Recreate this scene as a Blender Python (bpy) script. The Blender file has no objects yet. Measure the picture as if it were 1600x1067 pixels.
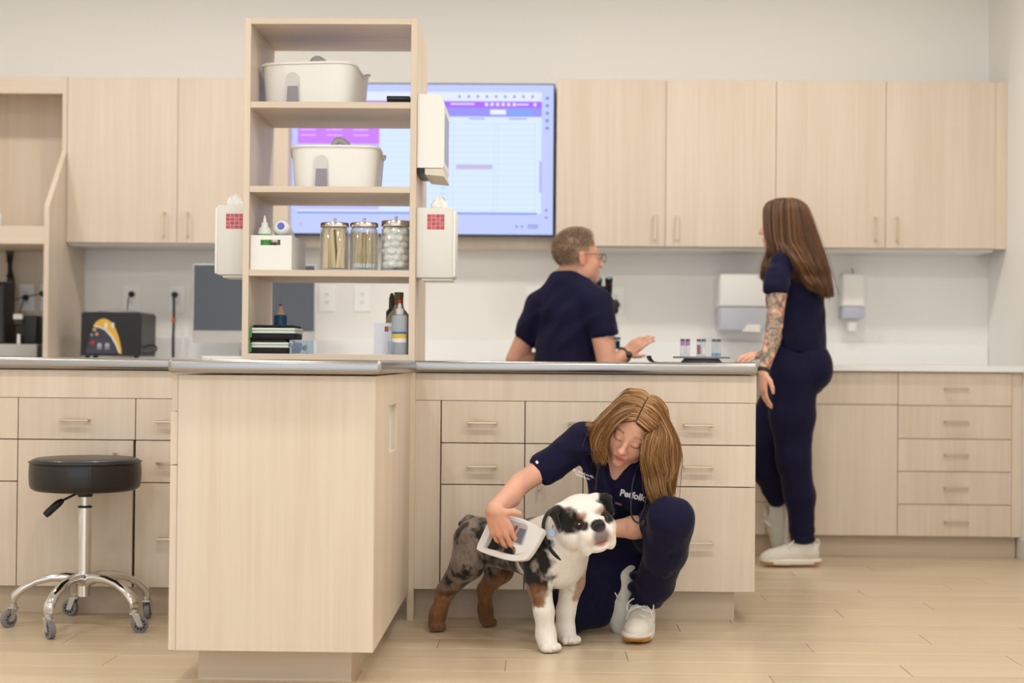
import bpy, bmesh, math, random
import numpy as np
from mathutils import Vector, Matrix
random.seed(7)
rng = np.random.default_rng(7)
scene = bpy.context.scene
COL = scene.collection

# ------------------------------------------------------------------ camera
F_PX, EYE = 2456.0, 0.935
VPX, VPY, ROLL = 850.0, 563.0, 0.0085      # where the depth lines meet, and the tilt of level lines
def cam_dir(px, py):
    return Vector(((px - 800.0) / F_PX, -(py - 533.5) / F_PX, -1.0))
_cy = cam_dir(VPX, VPY).normalized()
_cx = Vector((1.0, -ROLL, 0.0)); _cx = (_cx - _cx.dot(_cy) * _cy).normalized()
_cz = _cx.cross(_cy)
RCW = Matrix((_cx, _cy, _cz))               # camera space -> world
def P(px, py, Y):
    """the point at distance Y into the room that the photograph shows at (px, py)"""
    d = RCW @ cam_dir(px, py)
    t = Y / d.y
    return Vector((d.x * t, Y, EYE + d.z * t))
cam_data = bpy.data.cameras.new('camera')
cam = bpy.data.objects.new('camera', cam_data); COL.objects.link(cam)
cam.matrix_world = Matrix.Translation((0, 0, EYE)) @ RCW.to_4x4()
cam_data.sensor_width = 36.0; cam_data.sensor_fit = 'HORIZONTAL'
cam_data.lens = 36.0 * F_PX / 1600.0
cam_data.dof.use_dof = True; cam_data.dof.focus_distance = 5.15; cam_data.dof.aperture_fstop = 2.2
cam_data.clip_end = 100
scene.camera = cam

# ------------------------------------------------------------------ world, light, exposure
CEIL = 3.05
w = bpy.data.worlds.new('daylight'); scene.world = w; w.use_nodes = True
w.node_tree.nodes['Background'].inputs[0].default_value = (0.78, 0.90, 1.0, 1)
w.node_tree.nodes['Background'].inputs[1].default_value = 1.7
def area(name, loc, size, power, color, rot=(0, 0, 0), spread=180):
    l = bpy.data.lights.new(name, 'AREA'); l.shape = 'DISK'; l.size = size; l.energy = power; l.color = color
    l.spread = math.radians(spread)
    o = bpy.data.objects.new(name, l); COL.objects.link(o); o.location = loc; o.rotation_euler = rot
    return o
WARM = (1.0, 0.95, 0.88)
CANS = [(x, y) for y in (1.2, 3.9) for x in (-2.9, -1.15, 0.6, 1.75)] + [(x, 6.6) for x in (-2.9, -1.6, -0.1, 1.35)]
for i, (x, y) in enumerate(CANS):
    area('ceiling_can_light', (x, y, CEIL - 0.02), 0.22, 12 if y > 6 else 13.5, WARM)
vs = scene.view_settings
vs.view_transform = 'Standard'; vs.look = 'None'; vs.exposure = 0.17; vs.gamma = 1.0; vs.use_curve_mapping = False

# ------------------------------------------------------------------ materials
def lin(c):
    return tuple(((v / 255.0) / 12.92 if v / 255.0 <= 0.04045 else ((v / 255.0 + 0.055) / 1.055) ** 2.4) for v in c)
_M = {}
def mat(name, rgb, rough=0.5, metal=0.0, emit=0.0, trans=0.0, ior=1.45, alpha=1.0, coat=0.0, noise=0.0, bump=0.0, bscale=60.0, spec=0.5, sheen=0.0, sub=0.0):
    if name in _M: return _M[name]
    m = bpy.data.materials.new(name); m.use_nodes = True; _M[name] = m
    nt = m.node_tree; b = nt.nodes['Principled BSDF']
    c = lin(rgb) + (1,)
    b.inputs['Base Color'].default_value = c
    b.inputs['Roughness'].default_value = rough; b.inputs['Metallic'].default_value = metal
    b.inputs['IOR'].default_value = ior; b.inputs['Transmission Weight'].default_value = trans
    b.inputs['Alpha'].default_value = alpha; b.inputs['Coat Weight'].default_value = coat
    b.inputs['Specular IOR Level'].default_value = spec
    if sheen: b.inputs['Sheen Weight'].default_value = sheen; b.inputs['Sheen Roughness'].default_value = 0.4
    if sub:
        b.inputs['Subsurface Weight'].default_value = sub; b.inputs['Subsurface Radius'].default_value = (0.012, 0.005, 0.003); b.inputs['Subsurface Scale'].default_value = 1.0
    if emit:
        b.inputs['Emission Color'].default_value = c; b.inputs['Emission Strength'].default_value = emit
    if noise or bump:
        tc = nt.nodes.new('ShaderNodeTexCoord'); n = nt.nodes.new('ShaderNodeTexNoise')
        n.inputs['Scale'].default_value = bscale; n.inputs['Detail'].default_value = 4
        nt.links.new(tc.outputs['Object'], n.inputs['Vector'])
        if noise:
            mx = nt.nodes.new('ShaderNodeMix'); mx.data_type = 'RGBA'
            mx.inputs[6].default_value = tuple(v * (1 - noise) for v in c[:3]) + (1,)
            mx.inputs[7].default_value = tuple(min(1, v * (1 + noise)) for v in c[:3]) + (1,)
            nt.links.new(n.outputs['Fac'], mx.inputs[0]); nt.links.new(mx.outputs[2], b.inputs['Base Color'])
        if bump:
            bp = nt.nodes.new('ShaderNodeBump'); bp.inputs['Strength'].default_value = bump; bp.inputs['Distance'].default_value = 0.01
            nt.links.new(n.outputs['Fac'], bp.inputs['Height']); nt.links.new(bp.outputs['Normal'], b.inputs['Normal'])
    return m
def wood(name, c1, c2, axis='Z', rough=0.45, fine=1.0):
    """pale laminate with long thin grain along one axis"""
    if name in _M: return _M[name]
    m = bpy.data.materials.new(name); m.use_nodes = True; _M[name] = m
    nt = m.node_tree; b = nt.nodes['Principled BSDF']; N = nt.nodes.new; L = nt.links.new
    tc = N('ShaderNodeTexCoord'); oi = N('ShaderNodeObjectInfo')
    ad = N('ShaderNodeVectorMath'); ad.operation = 'ADD'
    mul = N('ShaderNodeMath'); mul.operation = 'MULTIPLY'; mul.inputs[1].default_value = 37.0
    L(oi.outputs['Random'], mul.inputs[0]); L(tc.outputs['Object'], ad.inputs[0]); L(mul.outputs[0], ad.inputs[1])
    mp = N('ShaderNodeMapping'); s = {'X': (1.2, 45, 45), 'Y': (45, 1.2, 45), 'Z': (45, 45, 1.2)}[axis]
    mp.inputs['Scale'].default_value = tuple(v * fine for v in s)
    L(ad.outputs[0], mp.inputs['Vector'])
    n1 = N('ShaderNodeTexNoise'); n1.inputs['Scale'].default_value = 1.0; n1.inputs['Detail'].default_value = 5; n1.inputs['Roughness'].default_value = 0.65
    L(mp.outputs[0], n1.inputs['Vector'])
    mp2 = N('ShaderNodeMapping'); s2 = {'X': (0.5, 7, 7), 'Y': (7, 0.5, 7), 'Z': (7, 7, 0.5)}[axis]; mp2.inputs['Scale'].default_value = s2
    L(ad.outputs[0], mp2.inputs['Vector'])
    n2 = N('ShaderNodeTexNoise'); n2.inputs['Scale'].default_value = 1.0; n2.inputs['Detail'].default_value = 2
    L(mp2.outputs[0], n2.inputs['Vector'])
    mm = N('ShaderNodeMath'); mm.operation = 'MULTIPLY_ADD'; mm.inputs[1].default_value = 0.55; 
    m3 = N('ShaderNodeMath'); m3.operation = 'MULTIPLY'; m3.inputs[1].default_value = 0.45
    L(n2.outputs['Fac'], m3.inputs[0]); L(n1.outputs['Fac'], mm.inputs[0]); L(m3.outputs[0], mm.inputs[2])
    cr = N('ShaderNodeValToRGB'); cr.color_ramp.elements[0].position = 0.34; cr.color_ramp.elements[1].position = 0.66
    cr.color_ramp.elements[0].color = lin(c2) + (1,); cr.color_ramp.elements[1].color = lin(c1) + (1,)
    L(mm.outputs[0], cr.inputs[0])
    hv = N('ShaderNodeHueSaturation'); vv = N('ShaderNodeMapRange')
    vv.inputs['To Min'].default_value = 0.97; vv.inputs['To Max'].default_value = 1.03
    L(oi.outputs['Random'], vv.inputs['Value']); L(vv.outputs[0], hv.inputs['Value'])
    L(cr.outputs[0], hv.inputs['Color']); L(hv.outputs[0], b.inputs['Base Color'])
    b.inputs['Roughness'].default_value = rough
    return m
def vcol_mat(name, rough=0.6, sheen=0.0, sub=0.0, bump=0.0, bscale=300.0, spec=0.4, noise=0.0, stretch=None):
    """material whose colour is the mesh's own Col attribute"""
    if name in _M: return _M[name]
    m = bpy.data.materials.new(name); m.use_nodes = True; _M[name] = m
    nt = m.node_tree; b = nt.nodes['Principled BSDF']; N = nt.nodes.new; L = nt.links.new
    a = N('ShaderNodeAttribute'); a.attribute_name = 'Col'
    L(a.outputs['Color'], b.inputs['Base Color'])
    b.inputs['Roughness'].default_value = rough; b.inputs['Specular IOR Level'].default_value = spec
    if sheen: b.inputs['Sheen Weight'].default_value = sheen
    if sub:
        b.inputs['Subsurface Weight'].default_value = sub; b.inputs['Subsurface Radius'].default_value = (0.012, 0.005, 0.003); b.inputs['Subsurface Scale'].default_value = 1.0
    if bump:
        tc = N('ShaderNodeTexCoord'); n = N('ShaderNodeTexNoise'); n.inputs['Scale'].default_value = bscale; n.inputs['Detail'].default_value = 3
        if stretch:
            mp = N('ShaderNodeMapping'); mp.inputs['Scale'].default_value = stretch
            L(tc.outputs['Object'], mp.inputs['Vector']); L(mp.outputs[0], n.inputs['Vector'])
        else: L(tc.outputs['Object'], n.inputs['Vector'])
        bp = N('ShaderNodeBump'); bp.inputs['Strength'].default_value = bump; bp.inputs['Distance'].default_value = 0.004
        L(n.outputs['Fac'], bp.inputs['Height']); L(bp.outputs['Normal'], b.inputs['Normal'])
    return m
WOOD = wood('maple_laminate_upright', (228, 213, 196), (216, 198, 177))
WOODX = wood('maple_laminate_level', (228, 213, 196), (216, 198, 177), 'X')
KICK = wood('maple_toe_kick', (222, 203, 180), (210, 188, 162), 'X')
EDGE = wood('maple_edge_band', (230, 216, 192), (222, 205, 177), 'Z')
DARKGAP = mat('cabinet_gap', (70, 58, 44), 0.8)
WALL = mat('cream_wall_paint', (243, 241, 237), 0.7, bump=0.02, bscale=200)
STEEL = mat('brushed_steel', (172, 168, 166), 0.28, 1.0, bump=0.01, bscale=8)
CHROME = mat('polished_chrome', (225, 225, 228), 0.1, 1.0)
NICKEL = mat('satin_nickel_handle', (206, 190, 164), 0.32, 1.0)
WHITE = mat('white_plastic', (242, 241, 238), 0.35)
WHITEQ = mat('white_quartz', (248, 247, 245), 0.22, noise=0.02, bscale=90)
BLACK = mat('black_plastic', (22, 22, 24), 0.4)
BLACKC = mat('black_cord', (26, 28, 30), 0.5)
def thin_clear(name, tint, rough, refl, body):
    """thin clear wall: mostly see-through, some mirror, a little milky body"""
    m = bpy.data.materials.new(name); m.use_nodes = True; nt = m.node_tree; N = nt.nodes.new; L = nt.links.new
    nt.nodes.remove(nt.nodes['Principled BSDF']); out = nt.nodes['Material Output']
    t = N('ShaderNodeBsdfTransparent'); t.inputs[0].default_value = lin(tint) + (1,)
    g = N('ShaderNodeBsdfGlossy'); g.inputs['Roughness'].default_value = rough; g.inputs[0].default_value = (1, 1, 1, 1)
    d = N('ShaderNodeBsdfDiffuse'); d.inputs[0].default_value = lin((236, 240, 244)) + (1,)
    fr = N('ShaderNodeLayerWeight'); fr.inputs[0].default_value = refl
    m1 = N('ShaderNodeMixShader'); m2 = N('ShaderNodeMixShader'); m2.inputs[0].default_value = body
    L(fr.outputs['Facing'], m1.inputs[0]); L(t.outputs[0], m1.inputs[1]); L(g.outputs[0], m1.inputs[2])
    L(m1.outputs[0], m2.inputs[1]); L(d.outputs[0], m2.inputs[2]); L(m2.outputs[0], out.inputs['Surface'])
    return m
GLASS = thin_clear('clear_glass', (250, 252, 252), .03, .22, .02)
CLEARP = thin_clear('clear_plastic', (236, 244, 250), .1, .3, .10)

# ------------------------------------------------------------------ object helpers
def empty(name, loc=(0, 0, 0), rz=0.0):
    o = bpy.data.objects.new(name, None); COL.objects.link(o)
    o.location = loc; o.rotation_euler = (0, 0, rz); o.empty_display_size = 0.1
    return o
def tag(o, label=None, cat=None, group=None, kind=None):
    if label: o['label'] = label
    if cat: o['category'] = cat
    if group: o['group'] = group
    if kind: o['kind'] = kind
    return o
def thing(name, label, cat, loc=(0, 0, 0), group=None, rz=0.0):
    return tag(empty(name, loc, rz), label, cat, group)
def wloc(o):
    v = Vector((0, 0, 0))
    while o is not None:
        v += Vector(o.location); o = o.parent
    return v
def link(name, me, m, parent=None, smooth=False, loc=(0, 0, 0)):
    if m is not None and not me.materials: me.materials.append(m)
    o = bpy.data.objects.new(name, me); COL.objects.link(o); o.location = loc
    if parent is not None: o.parent = parent
    if smooth and len(me.polygons): me.polygons.foreach_set('use_smooth', [True] * len(me.polygons))
    return o
def bm_obj(name, bm, m, parent=None, smooth=False, world=True, sharp=None):
    """one mesh object out of a bmesh given in world coordinates"""
    if parent is not None and world:
        bmesh.ops.translate(bm, verts=bm.verts, vec=-wloc(parent))
    loc = (0, 0, 0)
    if parent is None and len(bm.verts):
        lo = Vector([min(v.co[i] for v in bm.verts) for i in range(3)]); hi = Vector([max(v.co[i] for v in bm.verts) for i in range(3)])
        loc = Vector(((lo.x + hi.x) / 2, (lo.y + hi.y) / 2, lo.z))
        bmesh.ops.translate(bm, verts=bm.verts, vec=-loc)
    bmesh.ops.recalc_face_normals(bm, faces=bm.faces)
    me = bpy.data.meshes.new(name); bm.to_mesh(me); bm.free()
    o = link(name, me, m, parent, False, loc)
    if smooth:
        me.polygons.foreach_set('use_smooth', [True] * len(me.polygons))
        me.set_sharp_from_angle(angle=math.radians(sharp or 38))
    return o
def add_box(bm, x0, x1, y0, y1, z0, z1, bev=0.0, seg=1, M=None):
    r = bmesh.ops.create_cube(bm, size=1.0)['verts']
    for v in r:
        v.co = Vector(((x0 + x1) / 2 + v.co.x * (x1 - x0), (y0 + y1) / 2 + v.co.y * (y1 - y0), (z0 + z1) / 2 + v.co.z * (z1 - z0)))
    allv = set(r)
    if bev:
        es = list({e for v in r for e in v.link_edges})
        g = bmesh.ops.bevel(bm, geom=es, offset=bev, segments=seg, affect='EDGES', profile=0.5)
        allv = set(g['verts']) | {v for v in allv if v.is_valid}
    if M is not None:
        bmesh.ops.transform(bm, matrix=M, verts=list(allv))
    return list(allv)
def box(name, x0, x1, y0, y1, z0, z1, m, parent=None, bev=0.0, seg=1, M=None):
    bm = bmesh.new(); add_box(bm, x0, x1, y0, y1, z0, z1, bev, seg, M)
    return bm_obj(name, bm, m, parent, smooth=bool(bev and seg > 1))
def add_lathe(bm, prof, c, axis=Vector((0, 0, 1)), n=24, caps=True):
    """prof: (radius, height along axis) from one end to the other"""
    axis = Vector(axis).normalized(); q = Vector((0, 0, 1)).rotation_difference(axis); c = Vector(c)
    rings = []
    for r, h in prof:
        ring = []
        for i in range(n):
            a = 2 * math.pi * i / n
            ring.append(bm.verts.new(c + q @ Vector((max(r, 1e-5) * math.cos(a), max(r, 1e-5) * math.sin(a), h))))
        rings.append(ring)
    for a, b in zip(rings, rings[1:]):
        for i in range(n):
            bm.faces.new((a[i], a[(i + 1) % n], b[(i + 1) % n], b[i]))
    if caps:
        bm.faces.new(list(reversed(rings[0]))); bm.faces.new(rings[-1])
    return [v for r in rings for v in r]
def lathe(name, prof, c, m, parent=None, axis=(0, 0, 1), n=24, smooth=True):
    bm = bmesh.new(); add_lathe(bm, prof, c, axis, n)
    return bm_obj(name, bm, m, parent, smooth)
def spline(pts, n):
    """Catmull-Rom through the points, n samples"""
    p = np.array([tuple(q) for q in pts], float)
    if len(p) == 2: 
        t = np.linspace(0, 1, n)[:, None]; return p[0] * (1 - t) + p[1] * t
    p = np.vstack([2 * p[0] - p[1], p, 2 * p[-1] - p[-2]])
    t = np.linspace(0, len(p) - 3 - 1e-9, n); i = t.astype(int); u = (t - i)[:, None]
    a, b, c, d = p[i], p[i + 1], p[i + 2], p[i + 3]
    return 0.5 * (2 * b + (c - a) * u + (2 * a - 5 * b + 4 * c - d) * u ** 2 + (3 * b - a - 3 * c + d) * u ** 3)
def add_tube(bm, pts, r, n=8, caps=True):
    pts = [Vector(p) for p in pts]; N = len(pts)
    rad = r if hasattr(r, '__len__') else [r] * N
    rings = []; up = None
    for i, p in enumerate(pts):
        t = (pts[min(i + 1, N - 1)] - pts[max(i - 1, 0)]).normalized()
        if up is None:
            up = t.orthogonal().normalized()
        up = (up - up.dot(t) * t).normalized(); s = t.cross(up)
        rings.append([bm.verts.new(p + rad[i] * (math.cos(2 * math.pi * k / n) * up + math.sin(2 * math.pi * k / n) * s)) for k in range(n)])
    for a, b in zip(rings, rings[1:]):
        for k in range(n): bm.faces.new((a[k], a[(k + 1) % n], b[(k + 1) % n], b[k]))
    if caps:
        bm.faces.new(list(reversed(rings[0]))); bm.faces.new(rings[-1])
def tube(name, pts, r, m, parent=None, n=8, samples=None):
    bm = bmesh.new(); add_tube(bm, spline(pts, samples) if samples else pts, r, n)
    return bm_obj(name, bm, m, parent, True)
def add_prism(bm, poly, d0, d1, axis='Y'):
    """polygon of 2-D points pushed along an axis; for 'Y' the points are (x, z), for 'X' (y, z), for 'Z' (x, y)"""
    def pt(a, b, d): return {'Y': (a, d, b), 'X': (d, a, b), 'Z': (a, b, d)}[axis]
    A = [bm.verts.new(pt(a, b, d0)) for a, b in poly]; B = [bm.verts.new(pt(a, b, d1)) for a, b in poly]
    n = len(poly)
    bm.faces.new(A); bm.faces.new(list(reversed(B)))
    for i in range(n): bm.faces.new((A[i], B[i], B[(i + 1) % n], A[(i + 1) % n]))
def prism(name, poly, d0, d1, m, parent=None, axis='Y'):
    bm = bmesh.new(); add_prism(bm, poly, d0, d1, axis)
    return bm_obj(name, bm, m, parent)
def text_mesh(body, size, extr=0.0008, offset=0.0):
    cu = bpy.data.curves.new('lettering', 'FONT'); cu.body = body; cu.size = size; cu.align_x = 'CENTER'; cu.align_y = 'CENTER'
    cu.extrude = extr; cu.offset = offset; cu.resolution_u = 3
    t = bpy.data.objects.new('lettering', cu); COL.objects.link(t)
    dg = bpy.context.evaluated_depsgraph_get(); dg.update()
    me = bpy.data.meshes.new_from_object(t.evaluated_get(dg))
    bpy.data.objects.remove(t); bpy.data.curves.remove(cu)
    me.materials.clear()
    return me
def copy_tree(o, parent=None):
    c = o.copy(); COL.objects.link(c); c.parent = parent
    for ch in [x for x in bpy.data.objects if x.parent == o]: copy_tree(ch, c)
    return c
# ================================================================== the setting
Y_WALL, Y_UP, Y_BASE, Y_ISL, Y_PEN = 8.20, 7.87, 7.60, 5.65, 4.45
X_R = P(1543, 560, Y_WALL).x
X_L = -4.3
Y_OPEN = -3.0                               # the glazed shop front lies behind the camera
tag(box('wall_back', X_L - .1, X_R + .1, Y_WALL, Y_WALL + .1, 0, CEIL, WALL), kind='structure')
tag(box('wall_right', X_R, X_R + .1, Y_OPEN, Y_WALL, 0, CEIL, WALL), kind='structure')
tag(box('wall_left', X_L - .1, X_L, Y_OPEN, Y_WALL, 0, CEIL, WALL), kind='structure')
tag(box('ceiling', X_L - .1, X_R + .1, Y_OPEN, Y_WALL + .1, CEIL, CEIL + .1, mat('ceiling_white', (246, 245, 243), 0.8)), kind='structure')
tag(box('baseboard_right', X_R - .012, X_R, Y_OPEN, Y_BASE + .05, 0, 0.10, mat('baseboard_white', (232, 230, 226), 0.5), bev=.002), kind='structure')

# plank floor
PLANK = wood('oak_plank', (218, 202, 176), (206, 184, 152), 'X', rough=0.3, fine=0.8)
floor = tag(box('floor', X_L - .1, X_R + .1, Y_OPEN, Y_WALL + .1, -.06, -.006, mat('floor_seam', (176, 148, 110), 0.7)), kind='structure')
PW, PL = 0.182, 1.22
def plank_mesh():
    bm = bmesh.new(); add_box(bm, -PL / 2 + .0008, PL / 2 - .0008, -PW / 2 + .0007, PW / 2 - .0007, -.006, 0, .0012)
    me = bpy.data.meshes.new('plank'); bmesh.ops.recalc_face_normals(bm, faces=bm.faces); bm.to_mesh(me); bm.free(); me.materials.append(PLANK)
    return me
pm = plank_mesh(); rest = bmesh.new(); fl = Vector(floor.location)
row = 0; y = 3.55; n_pl = 0
while y < Y_WALL - .02:
    off = [0.0, .43, .81, .2, .62, 1.02][row % 6]; x = X_L + off - PL / 2 + .1
    while x < X_R + PL / 2:
        if X_L + PL / 2 < x < X_R - PL / 2 and n_pl < 300:
            o = link('plank', pm, None, floor, False, Vector((x, y, 0)) - fl); n_pl += 1
        else:
            a, b = max(X_L, x - PL / 2), min(X_R, x + PL / 2)
            if b - a > .02: add_box(rest, a + .0008, b - .0008, y - PW / 2 + .0007, min(Y_WALL, y + PW / 2 - .0007), -.006, 0)
        x += PL
    y += PW; row += 1
y = 3.55 - PW
while y > Y_OPEN:
    x = X_L
    k = 0
    while x < X_R:
        b = min(X_R, x + (PL if k else .3 + random.random() * .8)); add_box(rest, x + .0008, b - .0008, y - PW / 2 + .0007, y + PW / 2 - .0007, -.006, 0); x = b; k += 1
    y -= PW
tag(bm_obj('plank', rest, PLANK, floor), kind='stuff')

# recessed ceiling lights
for (x, y) in CANS:
    o = lathe('ceiling_light', [(.14, 0), (.14, -.008), (.115, -.008), (.115, -.004)], (x, y, CEIL), mat('lamp_trim_white', (240, 240, 238), .5))
    tag(o, 'round recessed ceiling lamp with white trim ring', 'ceiling light', 'recessed lamps in the ceiling')

# ================================================================== cabinets
def handle(parent, c, horizontal=True, L=.106, y_face=None, m=NICKEL, t=.009):
    """bar pull with two posts; c is its middle on the face"""
    bm = bmesh.new(); c = Vector(c); yb = c.y
    h = L / 2
    if horizontal:
        add_box(bm, c.x - h, c.x + h, yb - .032, yb - .022, c.z - t / 2, c.z + t / 2, .0015)
        for s in (-1, 1): add_box(bm, c.x + s * (h - .006) - .004, c.x + s * (h - .006) + .004, yb - .023, yb, c.z - .004, c.z + .004)
    else:
        add_box(bm, c.x - t / 2, c.x + t / 2, yb - .032, yb - .022, c.z - h, c.z + h, .0015)
        for s in (-1, 1): add_box(bm, c.x - .004, c.x + .004, yb - .023, yb, c.z + s * (h - .006) - .004, c.z + s * (h - .006) + .004)
    return bm_obj('handle', bm, m, parent)
def front(root, name, x0, x1, z0, z1, yf, hpos=None, hor=True, L=.106, t=.02, g=.002):
    """a drawer or door front standing on the face yf, with its handle"""
    d = box(name, x0 + g, x1 - g, yf, yf + t, z0 + g, z1 - g, WOOD, root, .001)
    if hpos is not None: handle(d, (hpos[0], yf, hpos[1]), hor, L)
    return d
def XZ(px, py, Y):
    p = P(px, py, Y); return p.x, p.z

# ---- island: long run at Y_ISL, one body left of the shelf tower, one right of it
ISL_B = 6.87                                # its far side
Z_TOP = 0.930
xr = P(1181, 750, Y_ISL).x
xm0 = P(648, 750, Y_ISL).x
r = thing('drawer_cabinet', 'maple island cabinet behind the bulldog, with drawers and bar handles', 'cabinet', (0.15, 6.1, 0))
zb = P(900, 923, Y_ISL).z
T = .02
box('body', xm0, xr - .02, Y_ISL + T + .001, ISL_B, zb, Z_TOP - .042, DARKGAP, r)
box('toe_kick', xm0, P(1147, 945, Y_ISL + .07).x, Y_ISL + .07, ISL_B - .07, 0, zb, KICK, r)
box('back_panel', xm0, xr, ISL_B - .001, ISL_B + .018, zb, Z_TOP - .042, WOOD, r)
box('end_panel', xr - .0195, xr, Y_ISL + T + .0005, ISL_B - .001, zb, Z_TOP - .042, WOOD, r)
zr = P(820, 626.5, Y_ISL).z
xs = P(688.5, 760, Y_ISL).x
box('top_rail', xm0, xr, Y_ISL, Y_ISL + T, zr, Z_TOP - .044, WOODX if False else WOOD, r, .001)
box('stile', xm0, xs - .0025, Y_ISL, Y_ISL + T, zb, zr - .0015, WOOD, r, .001)
z1, z2 = P(820, 693, Y_ISL).z, P(820, 758, Y_ISL).z
x1, x2 = P(820, 700, Y_ISL).x, P(1003, 700, Y_ISL).x
G = .0035
for a, b, xh in ((xs, x1, 754), (x2, xr, 1090.5)):
    for (za, zc, yh) in ((z1, zr, 660 if xh < 900 else 664), (z2, z1, 728 if xh < 900 else 729), (zb, z2, 838 if xh < 900 else 847)):
        hx, hz = XZ(xh, yh, Y_ISL)
        front(r, 'drawer', a, b, za, zc, Y_ISL, (hx, hz), g=G / 2)
front(r, 'drawer', x1, x2, z1, zr, Y_ISL, XZ(911, 661, Y_ISL), g=G / 2)
xmid = (x1 + x2) / 2
front(r, 'door', x1, xmid, zb, z1, Y_ISL, XZ(842, 742, Y_ISL), False, g=G / 2)
front(r, 'door', xmid, x2, zb, z1, Y_ISL, XZ(980, 742, Y_ISL), False, g=G / 2)

# left run
xl1 = P(267, 750, Y_ISL).x + .25
XL0 = -2.62
r = thing('drawer_cabinet', 'maple base cabinet behind the rolling stool, with drawers and a door', 'cabinet', (-1.7, 6.1, 0))
zb2 = P(130, 917, Y_ISL).z
box('body', XL0, xl1, Y_ISL + T + .001, ISL_B, zb2, Z_TOP - .042, DARKGAP, r)
box('toe_kick', XL0, xl1, Y_ISL + .07, ISL_B - .07, 0, zb2, KICK, r)
box('back_panel', XL0, xl1, ISL_B - .001, ISL_B + .018, zb2, Z_TOP - .042, WOOD, r)
box('end_panel', XL0 - .018, XL0, Y_ISL, ISL_B, zb2, Z_TOP - .042, WOOD, r)
zr = P(130, 621.5, Y_ISL).z; z1, z2 = P(130, 687, Y_ISL).z, P(130, 753, Y_ISL).z
box('top_rail', XL0, xl1, Y_ISL, Y_ISL + T, zr, Z_TOP - .044, WOOD, r, .001)
x1, x2 = P(27, 760, Y_ISL).x, P(210.5, 760, Y_ISL).x
xa = x1 - .49
for a, b, xh in ((xa, x1, -85), (x2, xl1, 0)):
    for za, zc, yh in ((z1, zr, 656), (z2, z1, 721), (zb2, z2, 838)):
        hx, hz = XZ(xh, yh, Y_ISL)
        if xh == 0: hx = P(269, yh, Y_ISL).x
        front(r, 'drawer', a, b, za, zc, Y_ISL, (hx, hz), g=G / 2)
front(r, 'drawer', x1, x2, z1, zr, Y_ISL, XZ(119, 656, Y_ISL), g=G / 2)
front(r, 'door', x1, x2 - .006, zb2, z1, Y_ISL, XZ(181, 729, Y_ISL), False, g=G / 2)
front(r, 'door', XL0, xa, zb2, zr, Y_ISL, None, g=G / 2)

# peninsula
pxl, pxr = P(270, 800, Y_PEN).x, P(584.5, 800, Y_PEN).x
zb3 = P(430, 1018, Y_PEN).z
ZC = Z_TOP - .042
r = thing('peninsula_cabinet', 'tall plain maple end panel of the peninsula, with a square grip hole in its side', 'cabinet', ((pxl + pxr) / 2, 5.0, 0))
box('end_panel', pxl + .012, pxr, Y_PEN, Y_PEN + .02, zb3, ZC - .002, WOOD, r, .001)
# side panel with the cut-out: four strips around the hole
Yh0, Yh1 = 4.86, 5.12
hz0, hz1 = P(612, 705, 4.99).z, P(612, 632, 4.99).z
bm = bmesh.new()
ys = [Y_PEN + .021, Yh0, Yh1, Y_ISL - .008]; zs = [zb3, hz0, hz1, ZC - .002]
for i in range(3):
    for j in range(3):
        if i == 1 and j == 1: continue
        add_box(bm, pxr - .010, pxr, ys[i], ys[i + 1], zs[j], zs[j + 1])
bmesh.ops.remove_doubles(bm, verts=bm.verts, dist=1e-5)
bm_obj('side_panel', bm, WOOD, r)
box('grip_pocket', pxr - .022, pxr - .018, Yh0 - .012, Yh1 + .012, hz0 - .012, hz1 + .012, mat('pocket_white', (232, 231, 228), .4), r)
for (ya, yb, za, zc) in ((Yh0 - .012, Yh0, hz0, hz1), (Yh1, Yh1 + .012, hz0, hz1), (Yh0 - .012, Yh1 + .012, hz0 - .012, hz0), (Yh0 - .012, Yh1 + .012, hz1, hz1 + .012)):
    box('pocket_wall', pxr - .018, pxr - .0105, ya, yb, za, zc, WOOD, r)
box('body', pxl + .012, pxr - .0225, Y_PEN + .021, Y_ISL - .008, zb3 + .001, ZC - .003, WOOD, r)
box('toe_kick', P(310, 1045, Y_PEN + .11).x, P(549, 1045, Y_PEN + .11).x, Y_PEN + .11, Y_ISL + .06, 0, zb3, KICK, r)
# drawer fronts on the side that faces the stool, seen edge on
zt1, zt0 = P(270, 642, Y_PEN).z, P(270, 726, Y_PEN).z
for za, zc in ((zt1 + .001, ZC - .002), (zt0 + .001, zt1 - .002), (zb3, zt0 - .002)):
    d = box('drawer', pxl - .01 + (.004 if zc > .8 else 0), pxl + .0105, Y_PEN + .004, Y_ISL - .01, za, zc, WOOD, r, .001)
# filler post at the inside corner
box('corner_post', P(637.5, 750, Y_ISL - .02).x, P(648, 750, Y_ISL - .02).x - .001, Y_ISL - .022, Y_ISL + .05, 0, ZC, EDGE, r, .001)

# worktops with rounded steel edge
r = box('steel_worktop', XL0 - .03, P(1183, 570, Y_ISL).x, Y_ISL - .03, ISL_B + .03, Z_TOP - .04, Z_TOP, STEEL, bev=.012, seg=4)
tag(r, 'long brushed steel island worktop with rounded edge', 'worktop')
r = box('steel_worktop', P(262.5, 570, Y_PEN - .03).x, P(597, 570, Y_PEN - .03).x, Y_PEN - .04, Y_ISL - .031, Z_TOP - .039, Z_TOP + .001, STEEL, bev=.013, seg=4)
tag(r, 'short steel worktop with round corners on the peninsula in front of the shelf tower', 'worktop')

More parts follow.
